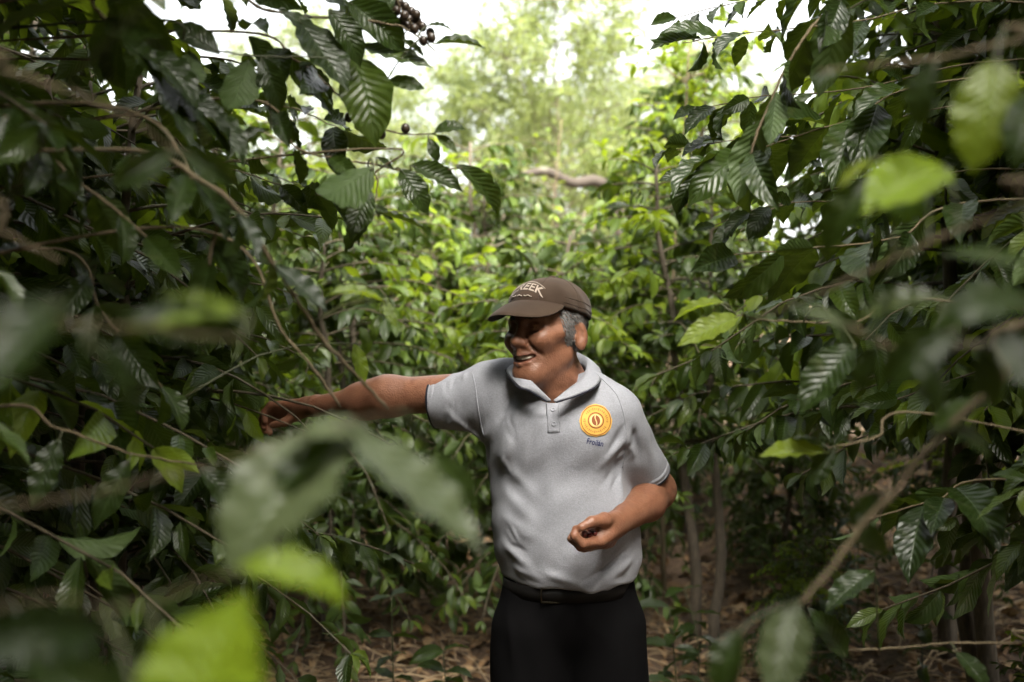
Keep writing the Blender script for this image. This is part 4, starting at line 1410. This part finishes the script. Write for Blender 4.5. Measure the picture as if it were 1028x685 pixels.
# tall feathery trees beyond the bushes, against the white sky
tA = make_tree(51, at(.62, 13.5), 'tallest feathery pale green tree against the white sky', M['leaf_tree'], name='feathery_tree', height=5.0, crown_r=1.15, crown_h=4, n_limb=40, n_leaf=10000, leaf=.16, templates=LEAF_THIN, trunk_r=.045, z_first=.18, upward=.75, plume=.42)
copy_thing(tA, at(-.75, 15.0), 'feathery tree to the side of the tallest one, above the branch with berries', 2.0, .78)
copy_thing(tA, at(1.9, 16.0), 'feathery tree between the tallest one and the bare sapling', 4.0, .72)
copy_thing(tA, at(-1.9, 14.0), 'low feathery tree showing through the berry-bearing branch', 1.0, .66)
copy_thing(tA, at(.1, 19.0), 'farther feathery tree behind the tallest one', 5.0, .80)
copy_thing(tA, at(1.25, 20.0), 'farther feathery tree beside the tallest one, above the bough', .9, .85)
copy_thing(tA, at(-3.4, 17.0), 'feathery tree glimpsed through gaps in the dark leaves', 2.6, .95)
copy_thing(tA, at(3.6, 18.0), 'feathery tree mostly hidden by the row across the path', 3.4, .95)

# trees added for overhead shade on both sides of the path
tS = make_tree(61, at(-2.5, 1.5), 'added dense shade tree arching over the picked row', M['leaf'], height=4.9, crown_r=2.0, crown_h=2, n_limb=26, n_leaf=10000, leaf=.27, templates=LEAF_LOW, trunk_r=.10, z_first=.62, upward=.18, plume=.32, flat=.8)
for x, y, lab, rz, sc in ((-3.5, 4.7, 'added shade tree over the back of the picked row', 1.3, 1.0), (-2.0, -1.4, 'added shade tree behind the photographer on the side of the picked row', 2.2, 1.0),
                          (3.1, 1.3, 'added dense shade tree over the row across the path', 3.4, 1.2), (4.3, 4.1, 'added shade tree over the litter slope across the path', 4.4, 1.0),
                          (3.0, -2.2, 'shade tree behind the photographer added to shade the far side of the path', 5.1, 1.0), (-2.3, .1, 'added shade tree spreading over the near end of the picked row', 2.9, 1.2), (.3, -3.4, 'added shade tree closing the path behind the photographer', .7, 1.05), (-1.7, .9, 'smaller added shade tree low over the near end of the picked row', .3, .8), (-2.0, -.7, 'smaller added shade tree behind the photographer on the picked row', 2.4, .8), (2.3, -.5, 'smaller added shade tree over the near plants across the path', 4.9, .8)):
    copy_thing(tS, at(x, y), lab, rz, sc)
copy_thing(bE, at(-1.7, -.2), 'added light-blocking coffee bush beside the photographer on the picked row', 3.0, 1.1)  # unseen bushes added to block light from behind the camera
copy_thing(bG, at(1.9, -.1), 'added light-blocking coffee bush beside the photographer across the path', 2.6, 1.1)
copy_thing(bE, at(-.3, -1.9), 'added light-blocking coffee bush nearest behind the photographer', .8, .9)
copy_thing(bE, at(.9, -2.2), 'second added light-blocking coffee bush nearest behind the photographer', 3.8, 1.0)
copy_thing(bE, at(-.9, -1.3), 'added light-blocking coffee bush behind the photographer on the picked row', 2.0, 1.0)
copy_thing(bG, at(1.0, -1.2), 'added light-blocking coffee bush behind the photographer across the path', 4.0, 1.0)
copy_thing(bD, at(.1, -2.6), 'added light-blocking coffee bush closing the path behind the photographer', 1.0, 1.0)

# crooked bough with a dark clump of epiphytes
ct = thing('crooked_tree', at(1.02, 10.0), 'bare crooked tree whose bough curves below the feathery trees', 'tree')
o_ = np.array(ct.location)
m = MB()
m.tube(spline([P(632, 330, 10) - np.array((0, 0, 1.0)), P(626, 260, 10), P(618, 200, 10), P(598, 182, 9.9), P(575, 184, 9.8), P(548, 172, 9.7), P(520, 176, 9.6), P(500, 165, 9.6)], 28) - o_, np.linspace(.085, .026, 28), 9)
m.build('trunk', [M['bark_dark']], ct)
m = MB(); m.tube(spline([P(618, 200, 10), P(640, 198, 10), P(660, 192, 10), P(682, 176, 10.1), P(692, 160, 10.2), P(690, 140, 10.2)], 18) - o_, np.linspace(.075, .02, 18), 8)
m.build('limb', [M['bark_dark']], ct)
m = MB(); L = Leaves(); rs = np.random.RandomState(8)
for k in range(420):
    d = unit(rs.randn(3)); d[2] = abs(d[2]) * .9 - .1
    L.add(P(627, 184, 9.97) + d * .05, d, UP + .5 * rs.randn(3), .12 + .10 * rs.rand(), np.clip(.15 + .15 * rs.randn(), 0, 1), 1.0)
L.bake(m, LEAF_THIN, rs, 0)
tag(m.build('epiphyte', [M['leaf']]), 'dark tuft of epiphytes sitting on the crooked bough', 'plant')

# slender bare saplings
def sapling(px, Yd, top_py, label, seed, leaves=70, lean=.1, leaf=.075):
    rs = np.random.RandomState(seed)
    x = (px - 514) / FPX * Yd
    base = np.array(at(x, Yd)); top = P(px, top_py, Yd); h = top[2] - base[2]
    r = thing('sapling', base, label, 'sapling')
    s = np.linspace(0, 1, 14)
    pts = np.stack([lean * h * s ** 2 * .5 + np.cumsum(rs.randn(14) * .010), np.cumsum(rs.randn(14) * .01), h * s], 1); pts[0, 2] = -.1
    t = MB(); t.tube(pts, np.linspace(.016, .004, 14), 6); t.build('trunk', [M['twig']], r)
    c = MB(); L = Leaves()
    for k in range(34):
        f = .35 + .65 * rs.rand(); i = min(int(f * 13), 12); p0 = pts[i]
        az = rs.rand() * 6.28; ln = (.25 + .45 * rs.rand()) * (1.15 - f * .6)
        d = unit(np.array((math.cos(az), math.sin(az), .55 + .3 * rs.randn())))
        q = p0 + d * (ln * np.linspace(0, 1, 5))[:, None] + np.cumsum(rs.randn(5, 3) * .015, 0)
        c.tube(q, np.linspace(.004, .0012, 5), 4, m=1, cap=False)
        for g in range(leaves // 34 + (rs.rand() < .6)):
            w = q[rs.randint(2, 5)]
            L.add(w, d + .8 * rs.randn(3) - UP * .2, UP + .5 * rs.randn(3), leaf * (.6 + .7 * rs.rand()), np.clip(.6 + .25 * rs.randn(), 0, 1))
    L.bake(c, LEAF_LOW, rs, 0)
    c.build('crown', [M['leaf_young'], M['twig']], r)
    return r
sapling(668, 5.3, 40, 'slender pale sapling with sparse leaves beside the dark row', 71, 420)
sapling(692, 6.2, 90, 'second thin sapling, close behind the slender pale one', 72, 380)
sapling(648, 7.5, 110, 'thin twiggy sapling above the crooked bough', 73, 300)
sapling(545, 9.0, 120, 'bare young stem standing in front of the feathery trees', 74, 60)

# ------------------------------------------------------------------ near plants, branch by branch and leaf by leaf
LEAF_ME = {}
def leaf_mesh(var, tint, mat):
    key = (var, round(tint * 6), mat)
    if key not in LEAF_ME:
        v, q, uv = LEAF_HI[var % len(LEAF_HI)]
        me = mesh_np('leaf', v, q, None, uv, np.full(len(v), round(tint * 6) / 6))
        me.materials.append(M[mat])
        me.polygons.foreach_set('use_smooth', np.ones(len(me.polygons), dtype=bool))
        LEAF_ME[key] = me
    return LEAF_ME[key]

class Plant:
    def __init__(self, name, loc, label, trunk_h=2.4, trunk_r=.02, seed=0, ds=1.0):
        self.ds = ds                       # the whole plant stands this much farther off than first measured
        self.loc = np.array(loc); self.rs = np.random.RandomState(seed)
        self.root = thing(name, loc, label, 'coffee bush')
        t = MB(); s = np.linspace(0, 1, 12)
        self.trunk = np.stack([np.cumsum(self.rs.randn(12) * .010), np.cumsum(self.rs.randn(12) * .010), trunk_h * s], 1)
        self.trunk[0, 2] = -.1
        t.tube(self.trunk, np.linspace(trunk_r, trunk_r * .35, 12), 8); t.build('trunk', [M['bark']], self.root)
        self.cur = None; self.k = 0
    def branch(self, pts, r0, r1=None, mat='twig', from_trunk=True):
        """pts = list of (px, py, distance); starts on the plant's own stem, outside the picture"""
        w = [P(a, b, c * self.ds) for a, b, c in pts]
        r0 *= self.ds; r1 = None if r1 is None else r1 * self.ds
        if from_trunk:
            z = np.clip(w[0][2] - .12 - self.loc[2], .2, self.trunk[-1][2])
            i = int(np.argmin(np.abs(self.trunk[:, 2] - z)))
            w = [self.trunk[i] + self.loc] + w
        sp = spline(w, 10 * len(w))
        sp = sp + np.concatenate([[np.zeros(3)], np.cumsum(self.rs.randn(len(sp) - 1, 3) * .0007, 0)])
        r0, r1 = r0 * .68, (r0 * .5 if r1 is None else r1) * .68
        m = MB()
        rad = np.linspace(r0, r1, len(sp)) * (1 + .12 * self.rs.randn(len(sp)))
        m.tube(sp - self.loc, rad, 8)
        self.path = sp
        self.cur = m.build('branch', [M[mat]], self.root)
        return self
    def leaf(self, bx, by, tx, ty, d0, d1=None, tint=.4, face=.5, wid=1.0, mat='leaf', stalk=True, back=False):
        d1 = d0 if d1 is None else d1
        b, t = P(bx, by, d0 * self.ds), P(tx, ty, d1 * self.ds)
        X = t - b; ln = np.linalg.norm(X); X /= ln
        toc = unit(np.array((0, 0, CAM_Z)) - b)
        n = unit(UP * (1 - face) + toc * face + .10 * self.rs.randn(3))
        n = unit(n - X * n.dot(X)) * (-1 if back else 1); Yv = np.cross(n, X)
        self.k += 1
        o = bpy.data.objects.new('leaf', leaf_mesh(self.k * 3 + 1, tint, mat)); COL.objects.link(o)
        mx = np.eye(4); mx[:3, 0] = X * ln; mx[:3, 1] = Yv * ln * wid; mx[:3, 2] = n * ln; mx[:3, 3] = b - self.loc
        o.parent = self.cur
        o.matrix_basis = Matrix(mx.tolist())
        if stalk:
            j = int(np.argmin(np.linalg.norm(self.path - b, axis=1))); a = self.path[j]
            m = MB(); gap = np.linalg.norm(b - a)
            mid = (a + b) / 2 + UP * gap * .10
            m.tube(spline([a, mid, b, b + X * .01], 8) - self.loc, np.linspace(.0017 if gap > .06 else .0014, .0011, 8), 5)
            m.build('stalk', [M['green_twig']], self.cur)
        return self
    def spray(self, n0, n1, size, gap=2, tint=.35, mat='leaf', face=.3, jit=.35):
        """opposite pairs of leaves along the current branch between two fractions of it"""
        rs = self.rs; sp = self.path; N = len(sp); size *= self.ds
        for i in range(int(n0 * N), int(n1 * N), gap):
            tg = unit(sp[min(i + 1, N - 1)] - sp[max(i - 1, 0)])
            sd = unit(np.cross(tg, UP))
            for sg in (-1, 1):
                if rs.rand() < .2: continue
                ln = size * (.65 + .6 * rs.rand())
                X = unit(sd * sg + tg * .55 + UP * (-.35 + jit * rs.randn()) + .15 * rs.randn(3))
                b = sp[i] + X * .008
                toc = unit(np.array((0, 0, CAM_Z)) - b)
                n = unit(UP * (1 - face) + toc * face + jit * rs.randn(3)); n = unit(n - X * n.dot(X)); Yv = np.cross(n, X)
                self.k += 1
                o = bpy.data.objects.new('leaf', leaf_mesh(self.k * 3 + 1, np.clip(tint + .16 * rs.randn(), 0, 1), mat)); COL.objects.link(o)
                mx = np.eye(4); mx[:3, 0] = X * ln; mx[:3, 1] = Yv * ln * (.9 + .25 * rs.rand()); mx[:3, 2] = n * ln; mx[:3, 3] = b - self.loc
                o.parent = self.cur; o.matrix_basis = Matrix(mx.tolist())
        return self
    def berry(self, px, py, d, r=.0062, mat='berry'):
        m = MB(); n = 8
        th, ph = np.meshgrid(np.linspace(0, math.pi, 7), np.arange(10) / 10 * 2 * math.pi, indexing='ij')
        r *= self.ds; c = P(px, py, d * self.ds) - self.loc
        v = np.stack([np.sin(th) * np.cos(ph), np.sin(th) * np.sin(ph), np.cos(th) * 1.12], -1).reshape(-1, 3) * r + c
        m.add(v, [(i * 10 + j, (i + 1) * 10 + j, (i + 1) * 10 + (j + 1) % 10, i * 10 + (j + 1) % 10) for i in range(6) for j in range(10)])
        m.build('berry', [M[mat]], self.cur)
        return self

# -- the plant close to the lens, below and beside the reaching arm
p = Plant('coffee_bush', at(-.72, .50), 'very near coffee bush whose blurred leaves cross below the reaching arm', 2.3, .02, 1)
p.branch([(-60, 520, .56), (120, 500, .58), (345, 432, .62), (400, 420, .66)], .0013)
p.leaf(345, 438, 215, 552, .64, .56, .5, .45, 1.5, 'leaf_sheen').leaf(347, 434, 490, 552, .62, .60, .55, .35, 1.25, 'leaf_sheen').leaf(300, 440, 385, 418, .60, .64, .6, .3, .9, 'leaf_sheen')
p.leaf(430, 455, 517, 528, .72, .74, .55, .55, .75).leaf(340, 440, 262, 500, .62, .60, .35, .3, .9)
p.branch([(-80, 640, .46), (120, 610, .50), (235, 575, .54)], .0012)
p.leaf(235, 572, 368, 580, .54, .55, .7, .4, .95, 'leaf_lime').leaf(180, 780, 232, 590, .44, .45, .7, .85, 1.75, 'leaf_lime').leaf(-40, 650, 125, 622, .46, .5, .08, .8, 1.0).leaf(140, 710, 20, 665, .45, .42, .1, .9, 1.1)
p.branch([(-60, 350, .48), (120, 330, .52), (245, 335, .56)], .002)
p.leaf(240, 332, 120, 312, .58, .55, .15, .8, 1.0).leaf(250, 318, 120, 290, .58, .55, .75, .35, .8, 'leaf_young').leaf(60, 300, -40, 400, .46, .42, .1, .6, 1.2)
p.leaf(90, 345, 160, 420, .5, .52, .2, .5, 1.0)
p.branch([(-60, 60, .62), (0, 70, .66), (90, 100, .70), (180, 152, .78)], .0034)
p.leaf(175, 150, 110, 190, .78, .76, .1, .8, 1.0).leaf(180, 152, 250, 185, .78, .8, .12, .8, 1.0)
p.branch([(-60, 215, .72), (0, 235, .74), (55, 268, .78)], .0034)
p.leaf(215, -30, 240, 14, .5, .5, .9, .6, 1.1, 'leaf_young')

# -- stems crossing in front of the hand
p = Plant('coffee_bush', at(-1.40, 1.34), 'coffee bush whose bare tan stems cross in front of the hand', 2.7, .024, 2, 1.38)
p.branch([(60, 150, .95), (210, 188, .92), (285, 280, .96), (330, 350, 1.0), (388, 415, 1.06)], .0036, .0026)
p.leaf(385, 303, 335, 279, .96, .92, .7, .25, 1.0, 'leaf_young').leaf(385, 300, 398, 330, .96, .96, .65, .5, .9, 'leaf_young')
p.spray(.25, .6, .07, 6, .2, face=.45)
p.branch([(150, 230, 1.05), (285, 345, 1.08), (338, 412, 1.12)], .003, .002)
p.branch([(60, 100, .98), (205, 190, .94), (213, 262, .95)], .0034, .002)
p.leaf(214, 255, 190, 330, .95, .95, .2, .5, 1.0).leaf(212, 240, 268, 310, .95, .98, .15, .5, 1.0)
p.branch([(-40, 120, 1.0), (80, 180, 1.0), (165, 246, 1.04)], .003, .002)
p.spray(.3, 1, .075, 4, .45, face=.4)
p.branch([(40, -40, .95), (95, 10, .97), (140, 60, 1.0), (200, 122, 1.04)], .0032, .002)
p.spray(.3, 1, .09, 4, .2, face=.5)
p.branch([(-40, 420, 1.0), (60, 436, 1.02), (130, 460, 1.06), (203, 468, 1.1)], .003, .0015)
p.leaf(130, 462, 95, 530, 1.05, 1.03, .1, .5).leaf(200, 468, 250, 515, 1.1, 1.1, .15, .5).leaf(60, 440, 30, 510, 1.02, 1.0, .1, .5)
p.branch([(20, 250, 1.1), (110, 315, 1.1), (180, 400, 1.15)], .003, .0015)
p.spray(.3, 1, .075, 4, .15, face=.5)
p.leaf(355, 345, 368, 388, 1.3, 1.3, .75, .7, .9, 'leaf_young')

# -- the branch with berries against the sky
p = Plant('coffee_bush', at(-1.45, 1.72), 'coffee bush whose leafy branch with dark berries hangs against the white sky', 3.1, .026, 3, 1.3)
p.branch([(150, -20, 1.3), (270, 10, 1.3), (352, 20, 1.3), (400, 28, 1.3), (432, 46, 1.3)], .0038, .0018)
p.leaf(355, 58, 386, 134, 1.3, 1.25, .75, .75, 1.35).leaf(360, 46, 436, 67, 1.3, 1.3, .6, .45, 1.2).leaf(388, 82, 428, 84, 1.3, 1.3, .5, .5, 1.1)
p.leaf(429, 26, 459, 22, 1.3, 1.3, .35, .45, 1.1).leaf(437, 44, 489, 40, 1.3, 1.3, .35, .4, 1.05).leaf(350, 2, 410, 44, 1.3, 1.28, .4, .7, 1.2).leaf(404, 40, 428, 56, 1.3, 1.3, .3, .5)
p.leaf(330, 10, 372, 60, 1.25, 1.25, .35, .6, 1.2).leaf(300, 20, 350, 90, 1.25, 1.22, .2, .6, 1.2).leaf(280, 10, 330, 40, 1.25, 1.25, .3, .5, 1.2).leaf(375, 30, 400, -20, 1.3, 1.3, .35, .6, 1.2)
p.leaf(352, 90, 362, 114, 1.3, 1.3, .3, .7, 1.2)
for q in ((401, 3), (407, 7), (398, 11), (413, 12), (406, 16), (418, 15), (411, 20), (403, 22), (419, 22), (424, 27), (416, 29), (432, 33), (425, 41), (433, 38), (409, 26)):
    p.berry(q[0], q[1], 1.3 + .008 * math.sin(q[0] * 3.0))
p.branch([(330, -60, 1.25), (388, -22, 1.28), (408, 14, 1.295), (437, 50, 1.3)], .0020, .0012, 'twig')
p.branch([(200, 30, 1.3), (300, 62, 1.3), (345, 100, 1.3), (385, 132, 1.3), (436, 137, 1.3)], .0030, .0014)
p.leaf(436, 134, 469, 121, 1.3, 1.3, .55, .45, 1.2).leaf(438, 136, 460, 152, 1.3, 1.3, .6, .7, 1.1).leaf(430, 139, 442, 163, 1.3, 1.3, .35, .75, 1.2)
for q in ((350, 118), (360, 126), (370, 127), (383, 135), (407, 129), (377, 131)):
    p.berry(q[0], q[1], 1.3)
p.spray(.15, .55, .085, 5, .22, face=.55)
p.branch([(200, 100, 1.25), (300, 150, 1.25), (372, 165, 1.28), (412, 170, 1.3), (460, 168, 1.3)], .0030, .0013)
p.leaf(402, 170, 432, 212, 1.28, 1.26, .25, .75, 1.2).leaf(412, 166, 468, 187, 1.3, 1.3, .3, .55, 1.0).leaf(458, 166, 517, 213, 1.3, 1.32, .45, .55, .85).leaf(378, 158, 397, 170, 1.28, 1.28, .1, .4, 1.1)
p.leaf(375, 168, 310, 215, 1.2, 1.14, .2, .6, 1.25, back=True).leaf(372, 190, 350, 240, 1.25, 1.22, .45, .6, 1.1)
p.spray(.2, .5, .085, 5, .2, face=.5)
for q in ([(120, 60, 1.35), (220, 90, 1.38), (300, 110, 1.4), (345, 128, 1.4)], [(100, 120, 1.4), (200, 160, 1.42), (290, 190, 1.45), (340, 205, 1.45)], [(100, -30, 1.4), (200, -5, 1.4), (300, -10, 1.4), (360, -8, 1.4)]):
    p.branch(q, .0026, .0012)
    p.spray(.3, .98, .085, 4, .2, face=.5)
p.branch([(340, 150, 1.27), (372, 172, 1.28), (374, 200, 1.28), (378, 216, 1.28)], .0022, .0014, 'twig')
p.leaf(378, 214, 432, 226, 1.28, 1.26, .15, .4, .9).leaf(376, 214, 340, 250, 1.28, 1.26, .4, .5, 1.1).leaf(376, 205, 395, 222, 1.28, 1.28, .15, .5, 1.1)
p.branch([(120, 20, 1.15), (190, 45, 1.15), (252, 58, 1.18), (330, 60, 1.2)], .0028, .0014, 'green_twig')
p.leaf(250, 60, 231, 124, 1.18, 1.15, .4, .75, 1.3, back=True).leaf(190, 50, 196, 102, 1.15, 1.13, .4, .75, 1.2, back=True).leaf(272, 130, 223, 152, 1.2, 1.15, .2, .3, 1.0).leaf(262, 58, 285, 110, 1.18, 1.18, .15, .6, 1.2)
p.leaf(220, 55, 170, 20, 1.15, 1.15, .1, .5, 1.2).leaf(150, 40, 120, 90, 1.12, 1.1, .1, .6, 1.2)

# -- near plant on the other side of the path
p = Plant('coffee_bush', at(.98, .62), 'very near coffee bush with blurred pale leaves opposite the picked row', 2.5, .02, 4)
p.branch([(1080, 30, .72), (1028, 40, .74), (940, 62, .76), (826, 74, .78)], .0034, .002)
p.leaf(1000, 60, 984, 168, .72, .70, .9, .75, 1.35, 'leaf_young').leaf(870, 66, 815, 82, .78, .76, .3, .35, 1.0).leaf(1040, 90, 1015, 160, .7, .68, .25, .6, 1.2).leaf(940, 62, 905, 125, .76, .76, .12, .6, 1.2)
p.branch([(1090, 190, .68), (1028, 213, .70), (930, 256, .74), (830, 302, .80), (760, 330, .9)], .0034, .002)
p.leaf(950, 168, 870, 200, .80, .76, .5, .55, 1.5, 'leaf_lime').leaf(878, 178, 816, 250, .82, .82, .5, .7, 1.0).leaf(882, 158, 838, 188, .82, .82, .95, .35, .9, 'leaf_young').leaf(932, 196, 866, 226, .80, .78, .6, .4, 1.2, back=True)
p.leaf(1040, 268, 945, 250, .66, .68, .5, .35, .9)
p.branch([(1100, 350, .62), (1000, 348, .64), (900, 352, .68), (850, 330, .7)], .0034, .002)
p.leaf(850, 330, 800, 300, .7, .7, .4, .4, 1.0, 'leaf_sheen').leaf(1040, 305, 940, 292, .60, .60, .4, .45, 1.3).leaf(945, 300, 850, 312, .68, .72, .1, .25, .9, 'leaf_sheen').leaf(960, 330, 880, 380, .64, .64, .3, .5, 1.2).leaf(1000, 330, 1050, 400, .6, .58, .2, .5, 1.2).leaf(865, 340, 905, 300, .7, .68, .4, .3, 1.2, back=True).leaf(920, 352, 945, 420, .66, .66, .35, .6, 1.1).leaf(985, 350, 1000, 415, .62, .62, .1, .6, 1.2).leaf(880, 345, 850, 395, .7, .7, .25, .5, 1.1)
p.branch([(1060, 330, .80), (1000, 380, .82), (945, 428, .84), (890, 492, .86), (840, 556, .86), (798, 604, .84)], .0052, .0034)
p.leaf(798, 604, 776, 705, .84, .80, .3, .75, 1.25, 'leaf_sheen').leaf(744, 632, 712, 705, .82, .8, .3, .7, 1.2).leaf(935, 435, 985, 395, .84, .84, .45, .4, 1.1).leaf(945, 430, 1010, 450, .84, .84, .15, .5, 1.2).leaf(885, 495, 850, 530, .88, .9, .2, .5, 1.2)
p.leaf(860, 520, 892, 565, .88, .88, .15, .6, 1.2)

# -- second plant across the path, a little farther in
p = Plant('coffee_bush', at(1.62, 1.75), 'coffee bush with a long bare arching stem and a few bright leaves', 3.1, .024, 5, 1.22)
p.branch([(900, -60, 1.4), (840, 0, 1.42), (800, 46, 1.42), (765, 112, 1.42), (749, 155, 1.42)], .0040, .0026)
p.spray(.3, 1, .12, 5, .25, face=.4)
p.branch([(960, 300, 1.35), (860, 320, 1.32), (780, 318, 1.32), (738, 316, 1.32)], .0028, .0014)
p.leaf(728, 304, 671, 309, 1.32, 1.32, .8, .25, .9, 'leaf_young').leaf(743, 317, 679, 345, 1.32, 1.30, .8, .55, 1.0, 'leaf_young').leaf(745, 314, 781, 326, 1.32, 1.32, .35, .2, 1.0).leaf(706, 300, 716, 328, 1.35, 1.35, .6, .5)
p.leaf(858, 346, 801, 410, 1.15, 1.12, .1, .45, 1.15).leaf(830, 310, 870, 360, 1.2, 1.2, .15, .5, 1.1)
p.branch([(960, 420, 1.25), (880, 440, 1.2), (830, 452, 1.18)], .0026, .0014)
p.leaf(832, 455, 764, 452, 1.18, 1.16, .85, .35, .95, 'leaf_young').leaf(832, 452, 795, 430, 1.18, 1.18, .3, .3, 1.0).leaf(838, 450, 812, 490, 1.18, 1.18, .2, .5, 1.1)
p.branch([(1060, 640, 1.25), (1028, 650, 1.25), (940, 655, 1.27), (804, 663, 1.3)], .0028, .0016)
p.leaf(878, 574, 824, 604, 1.25, 1.22, .12, .35, 1.1).leaf(960, 655, 1000, 690, 1.25, 1.2, .1, .5, 1.1).leaf(850, 660, 815, 610, 1.28, 1.28, .1, .5, 1.1)
p.branch([(960, 80, 1.6), (850, 120, 1.65), (760, 150, 1.7), (700, 172, 1.75)], .0024, .0014)
p.leaf(703, 170, 671, 208, 1.75, 1.72, .1, .35, 1.15).leaf(700, 172, 660, 180, 1.75, 1.75, .3, .4, 1.0)
p.spray(.3, .95, .13, 4, .25, face=.4)
p.branch([(1000, 0, 1.6), (860, 20, 1.65), (740, 30, 1.7), (680, 40, 1.75)], .003, .0014)
p.spray(.25, .9, .095, 4, .25, face=.4)
p.branch([(1000, 200, 1.5), (900, 235, 1.5), (800, 245, 1.55), (720, 250, 1.6)], .003, .0014)
p.spray(.2, 1, .13, 4, .22, face=.4)
for q in ([(1040, -50, 1.6), (880, -30, 1.7), (760, 0, 1.75), (668, 22, 1.8)], [(1020, 60, 1.65), (860, 88, 1.7), (760, 96, 1.75), (690, 112, 1.8)],
          [(1000, 100, 1.75), (850, 130, 1.8), (740, 140, 1.85), (676, 150, 1.9)], [(1000, 170, 1.8), (880, 200, 1.85), (780, 205, 1.9), (705, 228, 1.95)]):
    p.branch(q, .0026, .0012)
    p.spray(.35, .98, .078, 3, .22, face=.35)
p.branch([(1020, 480, 1.5), (940, 500, 1.5), (870, 520, 1.55)], .003, .0014)
p.spray(.3, 1, .13, 4, .15, face=.4)

# ------------------------------------------------------------------ seedlings on the floor
def seedling(px, py, Y, h, label, seed, tint=.35, n=5, leaf=.10, mat='leaf'):
    rs = np.random.RandomState(seed)
    w = P(px, py, Y); x = w[0]
    base = np.array(at(x, Y))
    r = thing('coffee_seedling', base, label, 'seedling')
    pts = spline([(0, 0, -.05), (.01 * rs.randn(), .01 * rs.randn(), h * .5), (.03 * rs.randn(), .03 * rs.randn(), h)], 10)
    m = MB(); m.tube(pts, np.linspace(.004, .0018, 10), 5); m.build('stem', [M['green_twig']], r)
    m = MB(); L = Leaves()
    az = rs.rand() * 6
    for k in range(n):
        c = pts[int(3 + 6 * k / max(1, n - 1))]
        for sg in (0, math.pi):
            d = np.array((math.cos(az + sg), math.sin(az + sg), .25 - .3 * rs.rand()))
            L.add(c, d, UP + .3 * rs.randn(3), leaf * (.7 + .5 * rs.rand()), np.clip(tint + .15 * rs.randn(), 0, 1))
        az += 1.57 + .2 * rs.randn()
    L.bake(m, LEAF_MID, rs, 0)
    m.build('foliage', [M[mat]], r)
seedling(742, 600, 2.3, .62, 'seedling with bright fresh leaves beside the dark trouser leg', 81, .9, 4, .11, 'leaf_young')
seedling(690, 640, 2.9, .42, 'low dark seedling close to the trouser leg', 82, .25, 5)
seedling(720, 680, 2.2, .45, 'low dark seedling at the bottom of the litter slope', 83, .25, 5, .12)
seedling(430, 660, 2.6, .25, 'small seedling growing in the litter near the man', 84, .5, 3, .08)
seedling(360, 650, 2.0, .55, 'dark seedling at the foot of the picked bush', 85, .15, 6, .12)
seedling(300, 660, 1.9, .60, 'leafy seedling in the shadow below the reaching arm', 86, .15, 6, .12)
seedling(820, 560, 3.6, .50, 'seedling on the slope behind the thick slanting branch', 87, .3, 6, .11)
seedling(900, 600, 2.6, .55, 'dark seedling under the row across the path', 88, .15, 6, .12)
seedling(650, 600, 3.3, .35, 'seedling half hidden behind the trousers', 89, .3, 5, .10)
for k, (px_, py_, Y_, h_, lab) in enumerate(((800, 640, 2.9, .45, 'dark seedling under the slanting branch, in front of the litter slope'), (960, 640, 2.3, .6, 'dark seedling in the shadowed corner of the row across the path'),
        (860, 500, 4.4, .55, 'small shaded seedling high on the litter slope'), (930, 520, 3.7, .6, 'leafy seedling in the shade behind the thick slanting branch'), (700, 560, 4.0, .4, 'seedling at the foot of the two bare trunks'),
        (680, 600, 3.6, .45, 'seedling just past the hip of the man, on the litter'), (450, 600, 3.4, .35, 'seedling on the litter between the man and the picked bush'), (395, 640, 2.4, .5, 'dark leafy seedling at the edge of the litter'),
        (250, 640, 2.2, .6, 'seedling lost in the shadow under the picked bush'), (400, 560, 3.2, .6, 'seedling below the upper arm, behind the picked bush'))):
    seedling(px_, py_, Y_, h_, lab, 120 + k, .3, 6, .12)
seedling(765, 470, 5.0, .40, 'pale seedling among the litter between the bare trunks', 90, .6, 4, .10)

# ------------------------------------------------------------------ cherries in his hand
for k, (px_, py_, Y_) in enumerate(((586.5, 536.0, 2.097), (591.5, 537.5, 2.108), (597.0, 535.5, 2.112), (592.0, 533.5, 2.120))):
    m = MB(); r_ = .0062
    th, ph = np.meshgrid(np.linspace(0, math.pi, 8), np.arange(12) / 12 * 2 * math.pi, indexing='ij')
    v = np.stack([np.sin(th) * np.cos(ph), np.sin(th) * np.sin(ph), np.cos(th) * 1.15], -1).reshape(-1, 3) * r_
    m.add(v, [(i * 12 + j, (i + 1) * 12 + j, (i + 1) * 12 + (j + 1) % 12, i * 12 + (j + 1) % 12) for i in range(7) for j in range(12)])
    o = m.build('coffee_cherry', [M['cherry']])
    o.location = P(px_, py_, Y_); o.rotation_euler = (k * .7, k * 1.1, 0)
    tag(o, 'dark red coffee cherry held in the half-closed hand', 'coffee cherry', 'cherries held in the hand')
